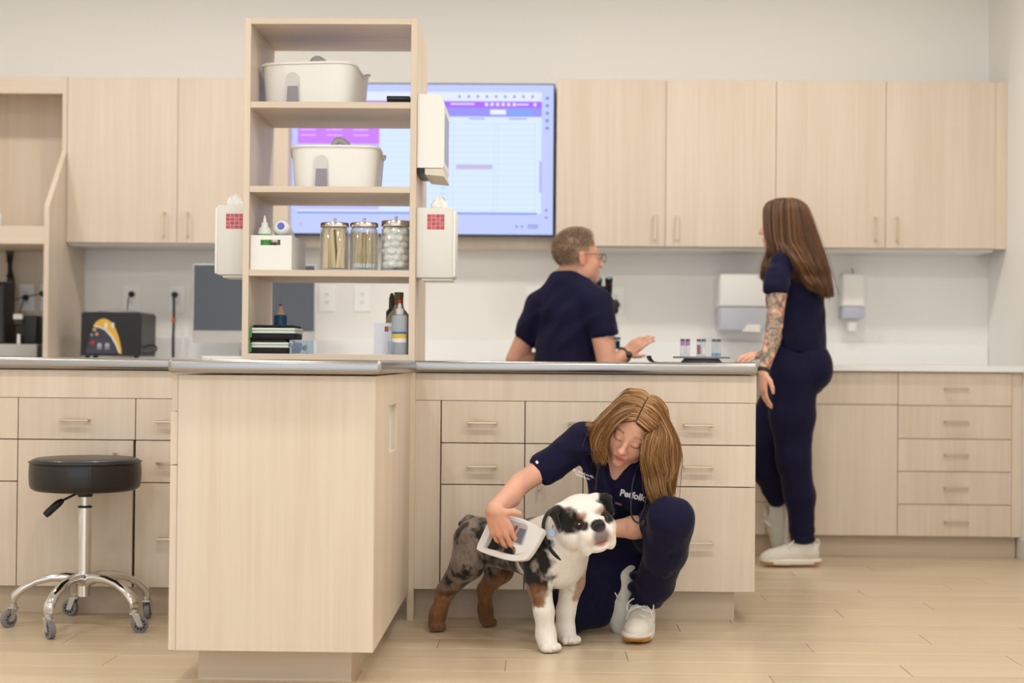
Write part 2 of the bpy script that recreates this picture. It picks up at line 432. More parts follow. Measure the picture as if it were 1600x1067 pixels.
# ---- shelf tower on the island
YT0, YT1 = 5.64, 6.14
r = thing('shelf_tower', 'open maple shelf tower standing on the steel worktop', 'shelf unit', (-.76, 5.9, Z_TOP))
tl = P(380, 300, YT0).x; tr = P(650, 300, YT0).x
z_top = P(515, 28, YT0).z
PT = .0225
box('side_panel', tl, tl + PT, YT0, YT1, Z_TOP, z_top, WOOD, r, .001)
box('side_panel', tr - PT, tr, YT0, YT1, Z_TOP, z_top, WOOD, r, .001)
box('top_panel', tl + PT, tr - PT, YT0, YT1, z_top - PT, z_top, WOODX, r, .001)
SH = [P(515, yy, YT0).z for yy in (159, 291, 422)]
for z in SH: box('shelf', tl + PT, tr - PT, YT0 + .001, YT1, z - PT, z, WOODX, r, .001)
SB = Z_TOP + .021
box('shelf', tl + PT, tr - PT, YT0 + .001, YT1, Z_TOP, SB, WOODX, r, .001)
SH.append(SB)

# ---- back wall: base cabinets, white worktop
ZW = 0.926
zb4 = P(1440, 838, Y_BASE).z
def base_unit(label, x0, x1, fronts, plain=False):
    r = thing('base_cabinet', label, 'cabinet', ((x0 + x1) / 2, 7.9, 0))
    box('body', x0 + .001, x1 - .001, Y_BASE + .021, Y_WALL - .002, zb4, ZW - .031, DARKGAP, r)
    box('toe_kick', x0, x1, Y_BASE + .06, Y_WALL - .002, 0, zb4, KICK, r)
    for nm, a, b, za, zc, hp in fronts:
        front(r, nm, a, b, za, zc, Y_BASE, hp, g=.0015, L=.115)
    return r
ZF = ZW - .033
xu0, xu1, xu2 = P(1197, 750, Y_BASE).x, P(1402.5, 750, Y_BASE).x, P(1580.5, 750, Y_BASE).x
yl = [P(1490, y, Y_BASE).z for y in (634, 686, 737, 788.5)]
zz = [ZF] + yl + [zb4]
fr = [('drawer', xu1, xu2, zz[i + 1], zz[i], XZ(1493 + .3 * 0, (607.5, 659, 710.5, 762.5, 815)[i], Y_BASE)) for i in range(5)]
rr = base_unit('stack of five maple drawers against the white side wall', xu1, xu2, fr)
box('filler_panel', xu2 + .001, X_R - .001, Y_BASE + .004, Y_BASE + .022, zb4, ZF, WOOD, rr)
box('toe_kick', xu2 + .0005, X_R - .013, Y_BASE + .06, Y_WALL - .002, 0, zb4, KICK, rr)
zm = P(1340, 632, Y_BASE).z
base_unit('wide maple door cabinet behind the standing woman', xu0, xu1, [('drawer', xu0, xu1, zm, ZF, None), ('door', xu0, xu1, zb4, zm, None)])
xv = xu0 - .46
zA, zB = P(1190, 684, Y_BASE).z, P(1190, 784, Y_BASE).z
base_unit('narrow maple drawer cabinet near the standing woman\'s lifted foot', xv, xu0, [('drawer', xv, xu0, zA, ZF, XZ(1110, 640, Y_BASE)), ('drawer', xv, xu0, zB, zA, XZ(1110, 735, Y_BASE)), ('drawer', xv, xu0, zb4, zB, XZ(1110, 812, Y_BASE))])
XK = -.42
base_unit('long maple base cabinet under the computer and the centrifuge', -3.33, XK, [('door', -3.33 + i * .485, -3.33 + (i + 1) * .485, zb4, ZF, (-3.33 + (i + (.88 if i % 2 == 0 else .12)) * .485, .75)) for i in range(6)])
hx1 = P(104.5, 250, Y_UP).x - .001
r = thing('white_worktop', 'white quartz worktop along the back wall', 'worktop', (-.3, 7.9, ZW - .03))
box('slab', -3.33, X_R - .001, Y_BASE - .03, Y_WALL - .001, ZW - .03, ZW, WHITEQ, r, .002)
box('upstand', hx1 + .001, X_R - .002, Y_WALL - .02, Y_WALL - .001, ZW, P(1440, 536.5, Y_WALL - .02).z, WHITEQ, r, .002)

# ---- wall cabinets
zc0, zc1 = P(1200, 386.5, Y_UP).z, P(1200, 125.5, Y_UP).z
def wall_unit(label, x0, x1, xm, hy, hl, hr, fill=None, group=None):
    r = thing('wall_cabinet', label, 'cabinet', ((x0 + x1) / 2, 8.05, zc0))
    box('body', x0 + .0005, x1 - .0005, Y_UP + .021, Y_WALL - .001, zc0 + .001, zc1, WOOD, r)
    front(r, 'door', x0, xm, zc0, zc1, Y_UP, (hl, hy), False, L=.125, g=.0012)
    front(r, 'door', xm, x1, zc0, zc1, Y_UP, (hr, hy), False, L=.125, g=.0012)
    box('light_rail', x0 + .001, x1 - .001, Y_UP + .03, Y_WALL - .001, zc0 - .012, zc0, mat('underside_white', (226, 224, 220), .5), r)
    if fill: box('filler_panel', x1, fill, Y_UP + .003, Y_UP + .021, zc0, zc1, WOOD, r)
    return r
a0, a1, a2, a3, a4 = [P(x, 256, Y_UP).x for x in (869.5, 1040.5, 1212.5, 1384, 1555.5)]
hz = P(1200, 357, Y_UP).z
wall_unit('double door maple wall cabinet beside the wall screen', a0, a2, a1, hz, P(1023, 357, Y_UP).x, P(1057.5, 357, Y_UP).x)
wall_unit('double door maple wall cabinet reaching the side wall', a2, a4, a3, hz, P(1368, 357, Y_UP).x, P(1401, 357, Y_UP).x, X_R - .001)
b0, b1 = P(104.5, 250, Y_UP).x, P(277.5, 250, Y_UP).x
b2 = 2 * b1 - b0
wall_unit('double door maple wall cabinet above the centrifuge', b0, b2, b1, hz, P(257, 347, Y_UP).x, P(293.5, 347, Y_UP).x)
tag(box('wall_panel', b2 + .002, a0 - .002, Y_WALL - .14, Y_WALL - .001, zc0, zc1 - .01, WOOD), 'recessed maple panel behind the wall screen', 'panel')

# ---- open hutch at the far end of the back worktop
r = thing('hutch', 'open maple hutch with a slanted side standing on the back worktop', 'shelf unit', (-2.75, 7.9, ZW))
XH0 = -3.3
YLO = 7.60
hx1 = b0 - .001; hx0 = hx1 - .024
zs_a, zs_b = P(100, 236, Y_UP).z, P(75, 322, YLO).z
add = [(Y_WALL - .001, ZW + .0005), (YLO, ZW + .0005), (YLO, zs_b), (Y_UP, zs_a), (Y_UP, zc1), (Y_WALL - .001, zc1)]
prism('side_panel', add, hx0, hx1, WOOD, r, 'X')
box('fascia', XH0, hx0, Y_UP, Y_UP + .02, P(50, 146, Y_UP).z, zc1, WOODX, r, .001)
box('top_panel', XH0, hx0, Y_UP + .02, Y_WALL - .001, zc1 - .04, zc1 - .002, WOODX, r)
zsh = P(40, 353, YLO).z; zsl = P(40, 381, YLO).z
box('shelf', XH0, hx0, YLO + .002, Y_WALL - .021, zsl, zsh, WOODX, r, .001)
box('back_panel', XH0, hx0, Y_WALL - .02, Y_WALL - .001, ZW + .0005, zc1 - .04, WOOD, r)
box('side_panel', XH0 - .024, XH0, YLO, Y_WALL - .001, ZW + .0005, zc1, WOOD, r)
# ================================================================== wall screen
YTV = 7.98
r = thing('television', 'large wall screen showing a purple calendar page', 'screen', (P(660, 250, YTV).x, YTV, P(660, 368, YTV).z))
t0 = P(450.5, 250, YTV).x; t1 = P(866.5, 250, YTV).x; tz1 = P(660, 129.5, YTV).z; tz0 = P(660, 367.5, YTV).z
box('casing', t0, t1, YTV + .004, YTV + .055, tz0, tz1, mat('screen_casing', (30, 42, 48), .4), r, .004)
box('mount', t0 + .5, t1 - .5, YTV + .055, Y_WALL - .1405, tz0 + .2, tz1 - .2, BLACK, r)
EM = 0.98
def em(name, rgb, e=EM):
    m = mat(name, rgb, .6, emit=e)
    m.node_tree.nodes['Principled BSDF'].inputs['Base Color'].default_value = (.02, .02, .02, 1)
    return m
B = .007
s0, s1, sz0, sz1 = t0 + B, t1 - B, tz0 + B, tz1 - B
scr = box('screen', s0, s1, YTV + .001, YTV + .004, sz0, sz1, em('screen_pale_blue', (184, 196, 252)), r)
_k = [0]
def ui(name, ax, ay, bx, by, m, lift=None):
    """flat patch of the picture on the screen between two fractions of it (x right, y down)"""
    _k[0] += 1; lift = .0005 + _k[0] * .0003
    W, H = s1 - s0, sz1 - sz0
    return box(name, s0 + ax * W, s0 + bx * W, YTV + .001 - lift, YTV + .001 - lift + .0004, sz1 - by * H, sz1 - ay * H, m, scr)
def uibatch(name, rects, m, lift=None):
    _k[0] += 1; lift = .0005 + _k[0] * .0003
    bm = bmesh.new(); W, H = s1 - s0, sz1 - sz0
    for ax, ay, bx, by in rects:
        add_box(bm, s0 + ax * W, s0 + bx * W, YTV + .001 - lift, YTV + .001 - lift + .0004, sz1 - by * H, sz1 - ay * H)
    return tag(bm_obj(name, bm, m, scr), kind='stuff')
ui('toolbar', 0.02, .05, .955, .112, em('ui_toolbar', (216, 224, 255)))
ui('page', 0.03, .112, .955, .86, em('ui_page', (206, 224, 255)))
ui('title_bar', 0.03, .112, .955, .155, em('ui_purple', (158, 96, 236)))
ui('menu_bar', 0.03, .155, .955, .215, em('ui_violet', (142, 138, 238)))
ui('sidebar', 0.03, .215, .34, .40, em('ui_magenta', (196, 118, 240)))
ui('sidebar', 0.03, .40, .34, .84, em('ui_lilac', (190, 182, 248)))
ui('status_bar', 0.03, .855, .94, .868, em('ui_steel_blue', (120, 146, 214)))
ui('button', .76, .168, .82, .200, em('ui_button_white', (226, 232, 255)), .0012)
ui('button', .83, .168, .92, .200, em('ui_button_blue', (110, 160, 240)), .0012)
ui('selected_entry', .632, .535, .77, .566, em('ui_grey_pink', (186, 180, 214)), .0012)
ui('scroll_bar', .948, .51, .957, .72, em('ui_scroll', (166, 172, 226)), .0012)
lines = [(.345, .262 + i * .0385, .935, .2636 + i * .0385) for i in range(16)] + [(x, .255, x + .0014, .85) for x in (.345, .60, .62, .775, .79, .93)]
uibatch('grid_line', lines, em('ui_grid', (176, 196, 240)))
uibatch('menu_icon', [(.74 + i * .021, .122, .752 + i * .021, .144) for i in range(6)] + [(.86, .128, .905, .138), (.925, .122, .935, .144), (.61, .126, .7, .136)], em('ui_icon_white', (226, 216, 255)))
uibatch('tool_icon', [(.64 + i * .0345, .072, .648 + i * .0345, .09) for i in range(9)] + [(.97, .08 + i * .05, .982, .1 + i * .05) for i in range(5)] + [(.97, .83, .98, .845), (.97, .88, .98, .895), (.905, .935, .945, .943), (.905, .95, .945, .958), (.86, .94, .868, .955), (.88, .94, .888, .955), (.68, .225, .74, .232), (.83, .225, .9, .232)], em('ui_icon_slate', (124, 130, 196)))
uibatch('sidebar_text', [(.04 + (i % 3) * .1, .235 + (i // 3) * .035, .1 + (i % 3) * .1, .243 + (i // 3) * .035) for i in range(12)], em('ui_text_pink', (226, 178, 250)))
uibatch('hour_text', [(.575, .268 + i * .0385, .592, .274 + i * .0385) for i in range(15)], em('ui_text_grey', (170, 184, 222)))
ui('taskbar_icon', .625, .93, .637, .955, em('ui_teal', (90, 150, 220)), .0012)
ui('taskbar_icon', .04, .93, .05, .95, em('ui_sand', (190, 176, 180)), .0012)

# ================================================================== things on the shelf tower
def tote(label, px0, px1, py0, py1, Yf, zbase, yaw=0.0):
    """white carrying caddy: tapering basket with a dipped end, a slot in front and a middle handle"""
    x0 = P(px0, py1, Yf).x; x1 = P(px1, py1, Yf).x; W = x1 - x0; H = P(px0, py0, Yf).z - zbase; D = .30
    r = thing('carry_caddy', label, 'caddy', ((x0 + x1) / 2, Yf + D / 2, zbase), 'white carry caddies on the shelf tower', yaw)
    bm = bmesh.new(); n = 40; TH = .006
    def ring(z, grow, inset=0.0):
        out = []
        hx, hy, rc = W / 2 - .012 + grow - inset, D / 2 - .012 + grow - inset, .035
        for i in range(n):
            a = 2 * math.pi * (i + .5) / n; c, s = math.cos(a), math.sin(a)
            e = 5.0
            k = (abs(c) ** e + abs(s) ** e) ** (-1 / e)
            x, y = hx * k * c, hy * k * s
            dip = 0.0
            if z > H * .9: dip = -.028 * max(0, min(1, (abs(y) - 0) / hy)) * 0 - (.03 * math.cos(min(1, abs(y) / (hy * .85)) * math.pi / 2) ** 2 if abs(x) > hx * .86 else 0)
            out.append(bm.verts.new((x, y, z + dip)))
        return out
    levels = [(0.001, -.008), (.004, -.001), (H * .5, .004), (H - .008, .009), (H - .007, .016), (H, .016), (H, .009), (H - .008, .004), (H * .5, .004 - TH), (.008, -.003 - TH)]
    rs = [ring(z, g) for z, g in levels]
    for a, b in zip(rs, rs[1:]):
        for i in range(n): bm.faces.new((a[i], a[(i + 1) % n], b[(i + 1) % n], b[i]))
    bm.faces.new(list(reversed(rs[0]))); bm.faces.new(rs[-1])
    bm_obj('basket', bm, WHITE, r, True, world=False)
    # slot in the front wall: flat arch, shade of its opening painted grey
    sx = -.045
    bm = bmesh.new(); w2 = .024; arch = [(sx - w2, .002), (sx + w2, .002), (sx + w2, H * .62)] + [(sx + w2 * math.cos(a), H * .62 + w2 * math.sin(a)) for a in np.linspace(.2, math.pi - .2, 8)] + [(sx - w2, H * .62)]
    add_prism(bm, arch, -D / 2 - .0005, -D / 2 + .006)
    bm_obj('slot_recess', bm, mat('caddy_recess', (214, 212, 210), .4), r, world=False)
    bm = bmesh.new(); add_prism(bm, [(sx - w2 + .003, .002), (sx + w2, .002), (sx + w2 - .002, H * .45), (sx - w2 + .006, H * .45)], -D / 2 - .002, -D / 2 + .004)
    bm_obj('slot_shade', bm, mat('caddy_slot_shadow', (150, 146, 158), .6), r, world=False)
    # divider and arched grip
    box('divider', -W / 2 + .03, W / 2 - .03, -.004, .004, .009, H * .82, WHITE, r).location = (0, 0, 0)
    bm = bmesh.new(); pts = spline([(-.02, 0, H * .8), (-.016, 0, H + .022), (.0, 0, H + .037), (.022, 0, H + .028), (.05, 0, H - .004)], 14)
    add_tube(bm, pts, .013, 10); 
    bm_obj('grip', bm, mat('caddy_grip_grey', (226, 225, 222), .4), r, True, world=False)
    return r
def box_local(name, x0, x1, y0, y1, z0, z1, m, parent, bev=0.0, seg=1):
    bm = bmesh.new(); add_box(bm, x0, x1, y0, y1, z0, z1, bev, seg); return bm_obj(name, bm, m, parent, bool(bev and seg > 1), world=False)
_box = box
def box(name, x0, x1, y0, y1, z0, z1, m, parent=None, bev=0.0, seg=1, M=None):   # inside a caddy the numbers are its own
    if parent is not None and parent.name.startswith('carry_caddy'): return box_local(name, x0, x1, y0, y1, z0, z1, m, parent, bev, seg)
    return _box(name, x0, x1, y0, y1, z0, z1, m, parent, bev, seg, M)
tote('white handled carry caddy on the topmost shelf, turned a little', 407, 563, 96, 158, 5.72, SH[0], -.16)
tote('white handled carry caddy on the second shelf down', 449, 592, 226, 290, 5.70, SH[1], 0)
box = _box
for i, (za, zc) in enumerate(((145, 151), (151.5, 158.5))):
    p0, p1 = P(604, zc, 5.70), P(640.5, za, 5.70)
    z0 = SH[0] + (.0165 if i == 0 else 0)
    o = box('black_case', p0.x, p1.x, 5.70, 5.82, z0 + .0003, z0 + .016, BLACK, bev=.002)
    tag(o, ('flat black case on top of another, beside the topmost caddy', 'flat black case under another, beside the topmost caddy')[i], 'case', 'black cases on the topmost shelf')

# white bin with bottles
Yb = 5.66
bx0, bx1 = tl + PT + .002, P(455.5, 400, Yb).x
bz0, bz1 = SH[2], P(420, 367.5, Yb).z
r = thing('white_bin', 'white square storage bin holding bottles on the third shelf', 'bin', ((bx0 + bx1) / 2, Yb + .15, bz0))
bm = bmesh.new(); t = .004; Db = .33
sx0, sx1 = P(407, 379, Yb).x, P(438, 379, Yb).x; hz0, hz1 = P(420, 383, Yb).z, P(420, 374.5, Yb).z
xs_ = [bx0, sx0, sx1, bx1]; zs_ = [bz0, hz0, hz1, bz1]
for i in range(3):
    for j in range(3):
        if i == 1 and j == 1: continue
        add_box(bm, xs_[i], xs_[i + 1], Yb, Yb + t, zs_[j], zs_[j + 1])
bmesh.ops.remove_doubles(bm, verts=bm.verts, dist=1e-5)
bm_obj('front', bm, WHITE, r)
box('side', bx0, bx0 + t, Yb + t, Yb + Db, bz0, bz1, WHITE, r); box('side', bx1 - t, bx1, Yb + t, Yb + Db, bz0, bz1, WHITE, r)
box('back', bx0 + t, bx1 - t, Yb + Db - t, Yb + Db, bz0, bz1, WHITE, r); box('bottom', bx0 + t, bx1 - t, Yb + t, Yb + Db - t, bz0, bz0 + t, WHITE, r)
GREENL = mat('green_label', (96, 186, 92), .5)
def bottle(name, label, c, prof, m, band=None, bandm=None, cap=None, capm=None, cat='bottle', group=None, tip=None, tipm=None):
    r = thing(name, label, cat, c, group)
    lathe('body', prof, c, m, r, n=20)
    if band: lathe('label', band, c, bandm, r, n=20)
    if cap: lathe('cap', cap, c, capm, r, n=16)
    if tip: lathe('tip', tip, c, tipm, r, n=12)
    return r
zt = P(413, 337, Yb + .06).z - bz0 - t
c = Vector((P(413.5, 360, Yb + .06).x, Yb + .06, bz0 + t))
hb = zt - .040
bottle('dropper_bottle', 'white dropper bottle with green label inside the white bin', c, [(.020, 0), (.0245, .004), (.0245, hb - .02), (.021, hb - .008), (.013, hb)], WHITE,
       [(.0249, hb - .075), (.0249, hb - .028)], GREENL, [(.013, hb), (.013, hb + .014), (.007, hb + .016), (.003, zt)], WHITE)
c = Vector((P(441, 360, Yb + .10).x, Yb + .10, bz0 + t))
r = thing('wipes_tub', 'white tub lying in the bin with a round blue end', 'tub', c)
ax = Vector((.02, -1, .25)).normalized()
cc = Vector((c.x, Yb + .16, P(441, 362, Yb + .05).z - .004))
lathe('body', [(.030, -.1), (.033, -.09), (.033, .085), (.028, .098), (.018, .104)], cc, WHITE, r, ax, 24)
lathe('end_disc', [(.0135, .1035), (.0135, .1055)], cc, mat('blue_disc', (92, 104, 200), .4), r, ax, 20)
c = Vector((P(409, 379, Yb + .035).x + .004, Yb + .022, bz0 + t))
lathe_b = bottle('small_bottle', 'small green labelled bottle seen through the bin slot', c, [(.012, 0), (.012, .075), (.008, .085)], GREENL)
c = Vector((P(428, 379, Yb + .035).x, Yb + .024, bz0 + t))
bottle('small_bottle', 'small black and white bottle seen through the bin slot', c, [(.014, 0), (.014, .085), (.008, .095)], mat('charcoal', (60, 62, 66), .5), [(.0143, .02), (.0143, .06)], WHITE)
tag(box('black_card_box', P(478, 418, 5.95).x, P(493.5, 418, 5.95).x, 5.93, 6.0, SH[2] + .0004, SH[2] + .018, BLACK, bev=.001), 'small flat black box behind the bin on the third shelf', 'box')

# glass jars
def jar(label, pxa, pxb, pylid, pytop, Yj, fill):
    x0, x1 = P(pxa, 420, Yj).x, P(pxb, 420, Yj).x; R = (x1 - x0) / 2; cx = (x0 + x1) / 2; zb = SH[2]
    ht = P(pxa, pytop, Yj).z - zb; hl = P(pxa, pylid, Yj).z - zb
    c = Vector((cx, Yj, zb)); r = thing('glass_jar', label, 'jar', c, 'glass jars on the third shelf')
    bm = bmesh.new(); add_lathe(bm, [(R * .9, .0004), (R, .006), (R, hl * .93), (R * .9, hl - .004), (R * .88, hl + .004), (R * .84, hl + .004), (R * .86, hl * .93 - .003), (R - .004, hl * .9), (R - .004, .010), (R * .6, .007)], c, n=32)
    bm_obj('glass', bm, GLASS, r, True)
    bm = bmesh.new(); add_lathe(bm, [(R * .97, hl + .001), (R * 1.0, hl + .002), (R, ht - .003), (R * .96, ht), (R * .2, ht + .002), (.004, ht + .003), (.004, ht + .012), (.0055, ht + .013), (.0055, ht + .018), (.001, ht + .019)], c, n=32)
    bm_obj('lid', bm, mat('jar_lid_steel', (200, 192, 182), .22, 1.0), r, True)
    if fill == 'stick':
        m = mat('birch_stick', (232, 208, 164), .6)
        for k in range(44):
            a = random.random() * 6.28; q = math.sqrt(random.random()) * (R - .011); lean = (random.random() - .5) * .034
            b0_ = Vector((cx + q * math.cos(a), Yj + q * math.sin(a), zb + .011)); L = hl * .9
            a2 = a + (random.random() - .5) * 1.6; q2 = min(R - .014, q + abs(lean))
            tip_ = Vector((cx + q2 * math.cos(a2), Yj + q2 * math.sin(a2), zb + .011 + L))
            bm = bmesh.new(); d = (tip_ - b0_); s = Vector((.006, .0, 0)); s.rotate(Matrix.Rotation(random.random() * 1.2 - .6, 3, 'Z')); nn = d.cross(s).normalized() * .0008
            vv = [bm.verts.new(p + e * s + f * nn) for p in (b0_, tip_) for e in (-1, 1) for f in (-1, 1)]
            for q_ in ((0, 1, 3, 2), (4, 6, 7, 5), (0, 4, 5, 1), (2, 3, 7, 6), (0, 2, 6, 4), (1, 5, 7, 3)): bm.faces.new([vv[i] for i in q_])
            bm_obj('tongue_depressor', bm, m, r)
    elif fill == 'swab':
        m = mat('swab_wood', (228, 204, 160), .6); mw = mat('cotton_white', (240, 238, 234), .9)
        for k in range(110):
            a = random.random() * 6.28; q = math.sqrt(random.random()) * (R - .008); a2 = a + (random.random() - .5) * 1.2; q2 = min(R - .008, max(0, q + (random.random() - .5) * .02))
            p0 = Vector((cx + q * math.cos(a), Yj + q * math.sin(a), zb + .012)); p1 = Vector((cx + q2 * math.cos(a2), Yj + q2 * math.sin(a2), zb + hl * .9))
            bm = bmesh.new(); add_tube(bm, [p0, p1], .0014, 5)
            sw = bm_obj('cotton_swab', bm, m, r)
            bm = bmesh.new(); add_tube(bm, [p0, p0 + (p1 - p0) * .06, p0 + (p1 - p0) * .13], [.0018, .003, .0014], 6); bm_obj('cotton_tip', bm, mw, sw, True)
    else:
        mw = mat('cotton_ball', (242, 240, 236), .95, bump=.3, bscale=160)
        for k in range(48):
            lay = k // 8; a = k * .898 + lay * .4; q = (R - .0225) * (1 if k % 8 else 0)
            bm = bmesh.new(); bmesh.ops.create_icosphere(bm, subdivisions=2, radius=.0172)
            for v in bm.verts: v.co = Vector((v.co.x * 1.25, v.co.y * 1.2, v.co.z * .95)) + Vector((cx + q * math.cos(a), Yj + q * math.sin(a), zb + .026 + lay * .024)) + Vector(rng.normal(0, .001, 3))
            if zb + .026 + lay * .024 < zb + hl - .010: bm_obj('cotton_ball', bm, mw, r, True)
            else: bm.free()
jar('glass jar of wooden tongue depressors with steel lid', 500, 545, 356, 348.5, 5.72, 'stick')
jar('glass jar of cotton swabs between two other jars', 546.5, 590.5, 356, 348.5, 5.72, 'swab')
jar('glass jar of cotton balls at the end of the shelf', 595, 641, 355, 345.5, 5.73, 'ball')

# bottom shelf
z = SB
MINT = mat('pale_mint_zip', (214, 226, 218), .5); FAB = mat('black_fabric', (20, 20, 23), .75, bump=.15, bscale=400)
for i, (ya, yb_, px1) in enumerate(((530, 552.5, 451), (507.5, 530, 461))):
    x0, x1 = P(393, 530, 5.67).x, P(px1, 530, 5.67).x; z0 = P(420, yb_, 5.67).z if i else SB; z1 = P(420, ya, 5.67).z
    if i == 0: zmid = z1
    else: z0 = zmid
    r = thing('zip_case', ('black zip case with pale stripe, lower of two on the lowest shelf', 'black zip case with pale stripe, upper of two on the lowest shelf')[i], 'case', ((x0 + x1) / 2, 5.76, z0), 'black zip cases on the lowest shelf')
    h = z1 - z0 - .0006
    box('lower_half', x0, x1 - .003, 5.67, 5.86, z0 + .0003, z0 + h * .42, FAB, r, .004, 2)
    box('zip_band', x0 + .001, x1, 5.666, 5.862, z0 + h * .42, z0 + h * .60, MINT, r, .003, 2)
    box('zip_band', x0 + .001, x1, 5.666, 5.862, z0 + h * .62, z0 + h * .80, MINT, r, .003, 2)
    box('upper_half', x0 + .003, x1 - .006, 5.67, 5.86, z0 + h * .8, z0 + h, FAB, r, .006, 2)
    box('green_tab', x0 - .007, x0 + .001, 5.665, 5.68, z0 + h * .1, z0 + h * .78, mat('green_tab', (64, 160, 90), .5), r, .002)
ztop = zmid + (P(420, 507.5, 5.67).z - zmid)
cx, Yc = P(438.5, 500, 5.90).x, 5.90
hh = P(438, 475, Yc).z - SB
bottle('squeeze_bottle', 'blue squeeze bottle with red tip behind the zip cases', (cx, Yc, SB), [(.022, .0005), (.0255, .004), (.0255, hh - .048), (.022, hh - .042), (.012, hh - .040)], mat('blue_bottle', (28, 84, 128), .35),
       None, None, [(.0165, hh - .041), (.0165, hh - .030), (.012, hh - .028), (.006, hh - .008)], mat('tan_cap', (214, 182, 160), .5), tip=[(.006, hh - .009), (.005, hh), (.001, hh + .001)], tipm=mat('red_tip', (206, 44, 36), .4))
# clear boxes
x0, x1 = P(452, 540, 5.68).x, P(480, 540, 5.68).x
SB0, SB = SB, SB + .0006
r = thing('clear_box', 'small clear plastic box of blue caps beside the zip cases', 'box', ((x0 + x1) / 2, 5.72, SB))
BLUEC = mat('denim_blue_cap', (96, 124, 176), .5)
bm = bmesh.new(); hz_ = P(460, 531.5, 5.68).z
for a in ((x0, x1, 5.68, 5.6815, SB + .0004, hz_), (x0, x1, 5.7585, 5.76, SB + .0004, hz_), (x0, x0 + .0015, 5.6815, 5.7585, SB + .0004, hz_), (x1 - .0015, x1, 5.6815, 5.7585, SB + .0004, hz_), (x0, x1, 5.68, 5.76, SB, SB + .0015)): add_box(bm, *a)
bm_obj('casing', bm, CLEARP, r)
for k in range(14):
    bm = bmesh.new(); add_lathe(bm, [(.009, -.006), (.009, .006)], (random.uniform(x0 + .012, x1 - .012), random.uniform(5.693, 5.747), SB + .010 + .011 * (k // 5)), (random.random() - .5, random.random() - .5, .8), 10); bm_obj('blue_cap', bm, BLUEC, r, True)
x0b, x1b = P(481, 540, 5.72).x, P(492, 540, 5.72).x
bm = bmesh.new(); hz_ = P(460, 531.5, 5.7).z
for a in ((x0b, x1b, 5.69, 5.6915, SB + .0004, hz_), (x0b, x1b, 5.7685, 5.77, SB + .0004, hz_), (x0b, x0b + .0015, 5.6915, 5.7685, SB + .0004, hz_), (x1b - .0015, x1b, 5.6915, 5.7685, SB + .0004, hz_), (x0b, x1b, 5.69, 5.77, SB, SB + .0015)): add_box(bm, *a)
tag(bm_obj('clear_box', bm, CLEARP), 'small empty clear plastic box beside the one of blue caps', 'box')
# card sign
Ys = 5.72
x0, x1 = P(584, 530, Ys).x, P(634, 530, Ys).x; zt = P(600, 504.5, Ys).z
r = thing('card_sign', 'white card standing up with a small brown square printed on it', 'sign', ((x0 + x1) / 2, Ys, SB))
box('card', x0, x1, Ys, Ys + .003, SB + .0004, zt, mat('card_white', (222, 224, 236), .6), r)
q0, q1 = P(601, 518, Ys), P(607, 510, Ys)
box('brown_square', q0.x, q1.x, Ys - .0006, Ys, q0.z, q1.z, mat('rust_print', (168, 92, 66), .6), r)
q0 = P(608, 513, Ys)
for k in range(2): box('printed_line', q0.x, q0.x + .022, Ys - .0006, Ys, q0.z + .002 - k * .006, q0.z + .0045 - k * .006, mat('grey_print', (140, 140, 150), .6), r)
# big brown-grey bottle with spray head, green one, clear squeeze bottle
Yq = 5.90
cx = P(623, 500, Yq).x; hh = P(623, 457, Yq).z - SB
bottle('jug_bottle', 'grey jug bottle with olive cap behind the card sign', (cx, Yq, SB), [(.045, .0005), (.050, .006), (.050, hh * .52), (.042, hh * .62), (.020, hh * .74), (.017, hh * .80)], mat('grey_brown_bottle', (172, 160, 144), .35),
       None, None, [(.0165, hh * .80), (.0165, hh * .92), (.0175, hh * .92), (.0175, hh), (.015, hh + .001)], mat('olive_cap', (122, 108, 66), .5))
r = thing('spray_nozzle_bottle', 'dark green bottle leaning behind the grey jug', 'bottle', (P(612, 500, 6.0).x, 6.0, SB))
cx = P(612, 500, 6.0).x; hh = P(612, 458, 6.0).z - SB
lathe('body', [(.020, .0005), (.022, .004), (.022, hh * .7), (.014, hh * .74)], (cx, 6.0, SB), mat('dark_green_plastic', (24, 96, 66), .4), r)
lathe('cap', [(.012, hh * .74), (.011, hh * .92), (.005, hh)], (cx, 6.0, SB), mat('grey_dark_cap', (84, 80, 78), .5), r)
Yq = 5.675
cx = P(624.5, 500, Yq).x; hh = P(624, 468, Yq).z - SB; R = (P(637, 520, Yq).x - P(612, 520, Yq).x) / 2
r = bottle('squeeze_bottle', 'clear squeeze bottle with a colourful label and red tip', (cx, Yq, SB), [(R * .92, .0005), (R, .004), (R, hh * .66), (R * .9, hh * .71), (R * .42, hh * .73)], mat('frosted_bottle', (206, 216, 226), .25, trans=.45, ior=1.2),
       None, None, [(R * .5, hh * .73), (R * .5, hh * .83), (R * .26, hh * .84), (R * .16, hh * .94)], mat('frosted_cap', (228, 228, 226), .35, trans=.2), tip=[(R * .2, hh * .93), (R * .18, hh * .98), (.001, hh)], tipm=mat('red_tip', (206, 44, 36), .4))
zl = P(624, 535, Yq).z
for k, (rgb, a, b) in enumerate((((236, 234, 230), 0, .11), ((224, 190, 70), .04, .09), ((70, 98, 160), .085, .108))):
    bm = bmesh.new(); hh_ = hh
    rr_ = R + .0004 + .0003 * k
    for i in range(10):
        a0_, a1_ = [math.radians(-150 + (s_) * 12) for s_ in (i, i + 1)]
        v = [bm.verts.new((cx + rr_ * math.cos(q), Yq + rr_ * math.sin(q), zl + zz_ * .36)) for zz_ in (a, b) for q in (a0_, a1_)]
        bm.faces.new((v[0], v[1], v[3], v[2]))
    bm_obj('label', bm, mat('label_print_%s' % ('white', 'yellow', 'blue')[k], rgb, .5), r)
x0 = P(610, 540, 5.64 + .01).x
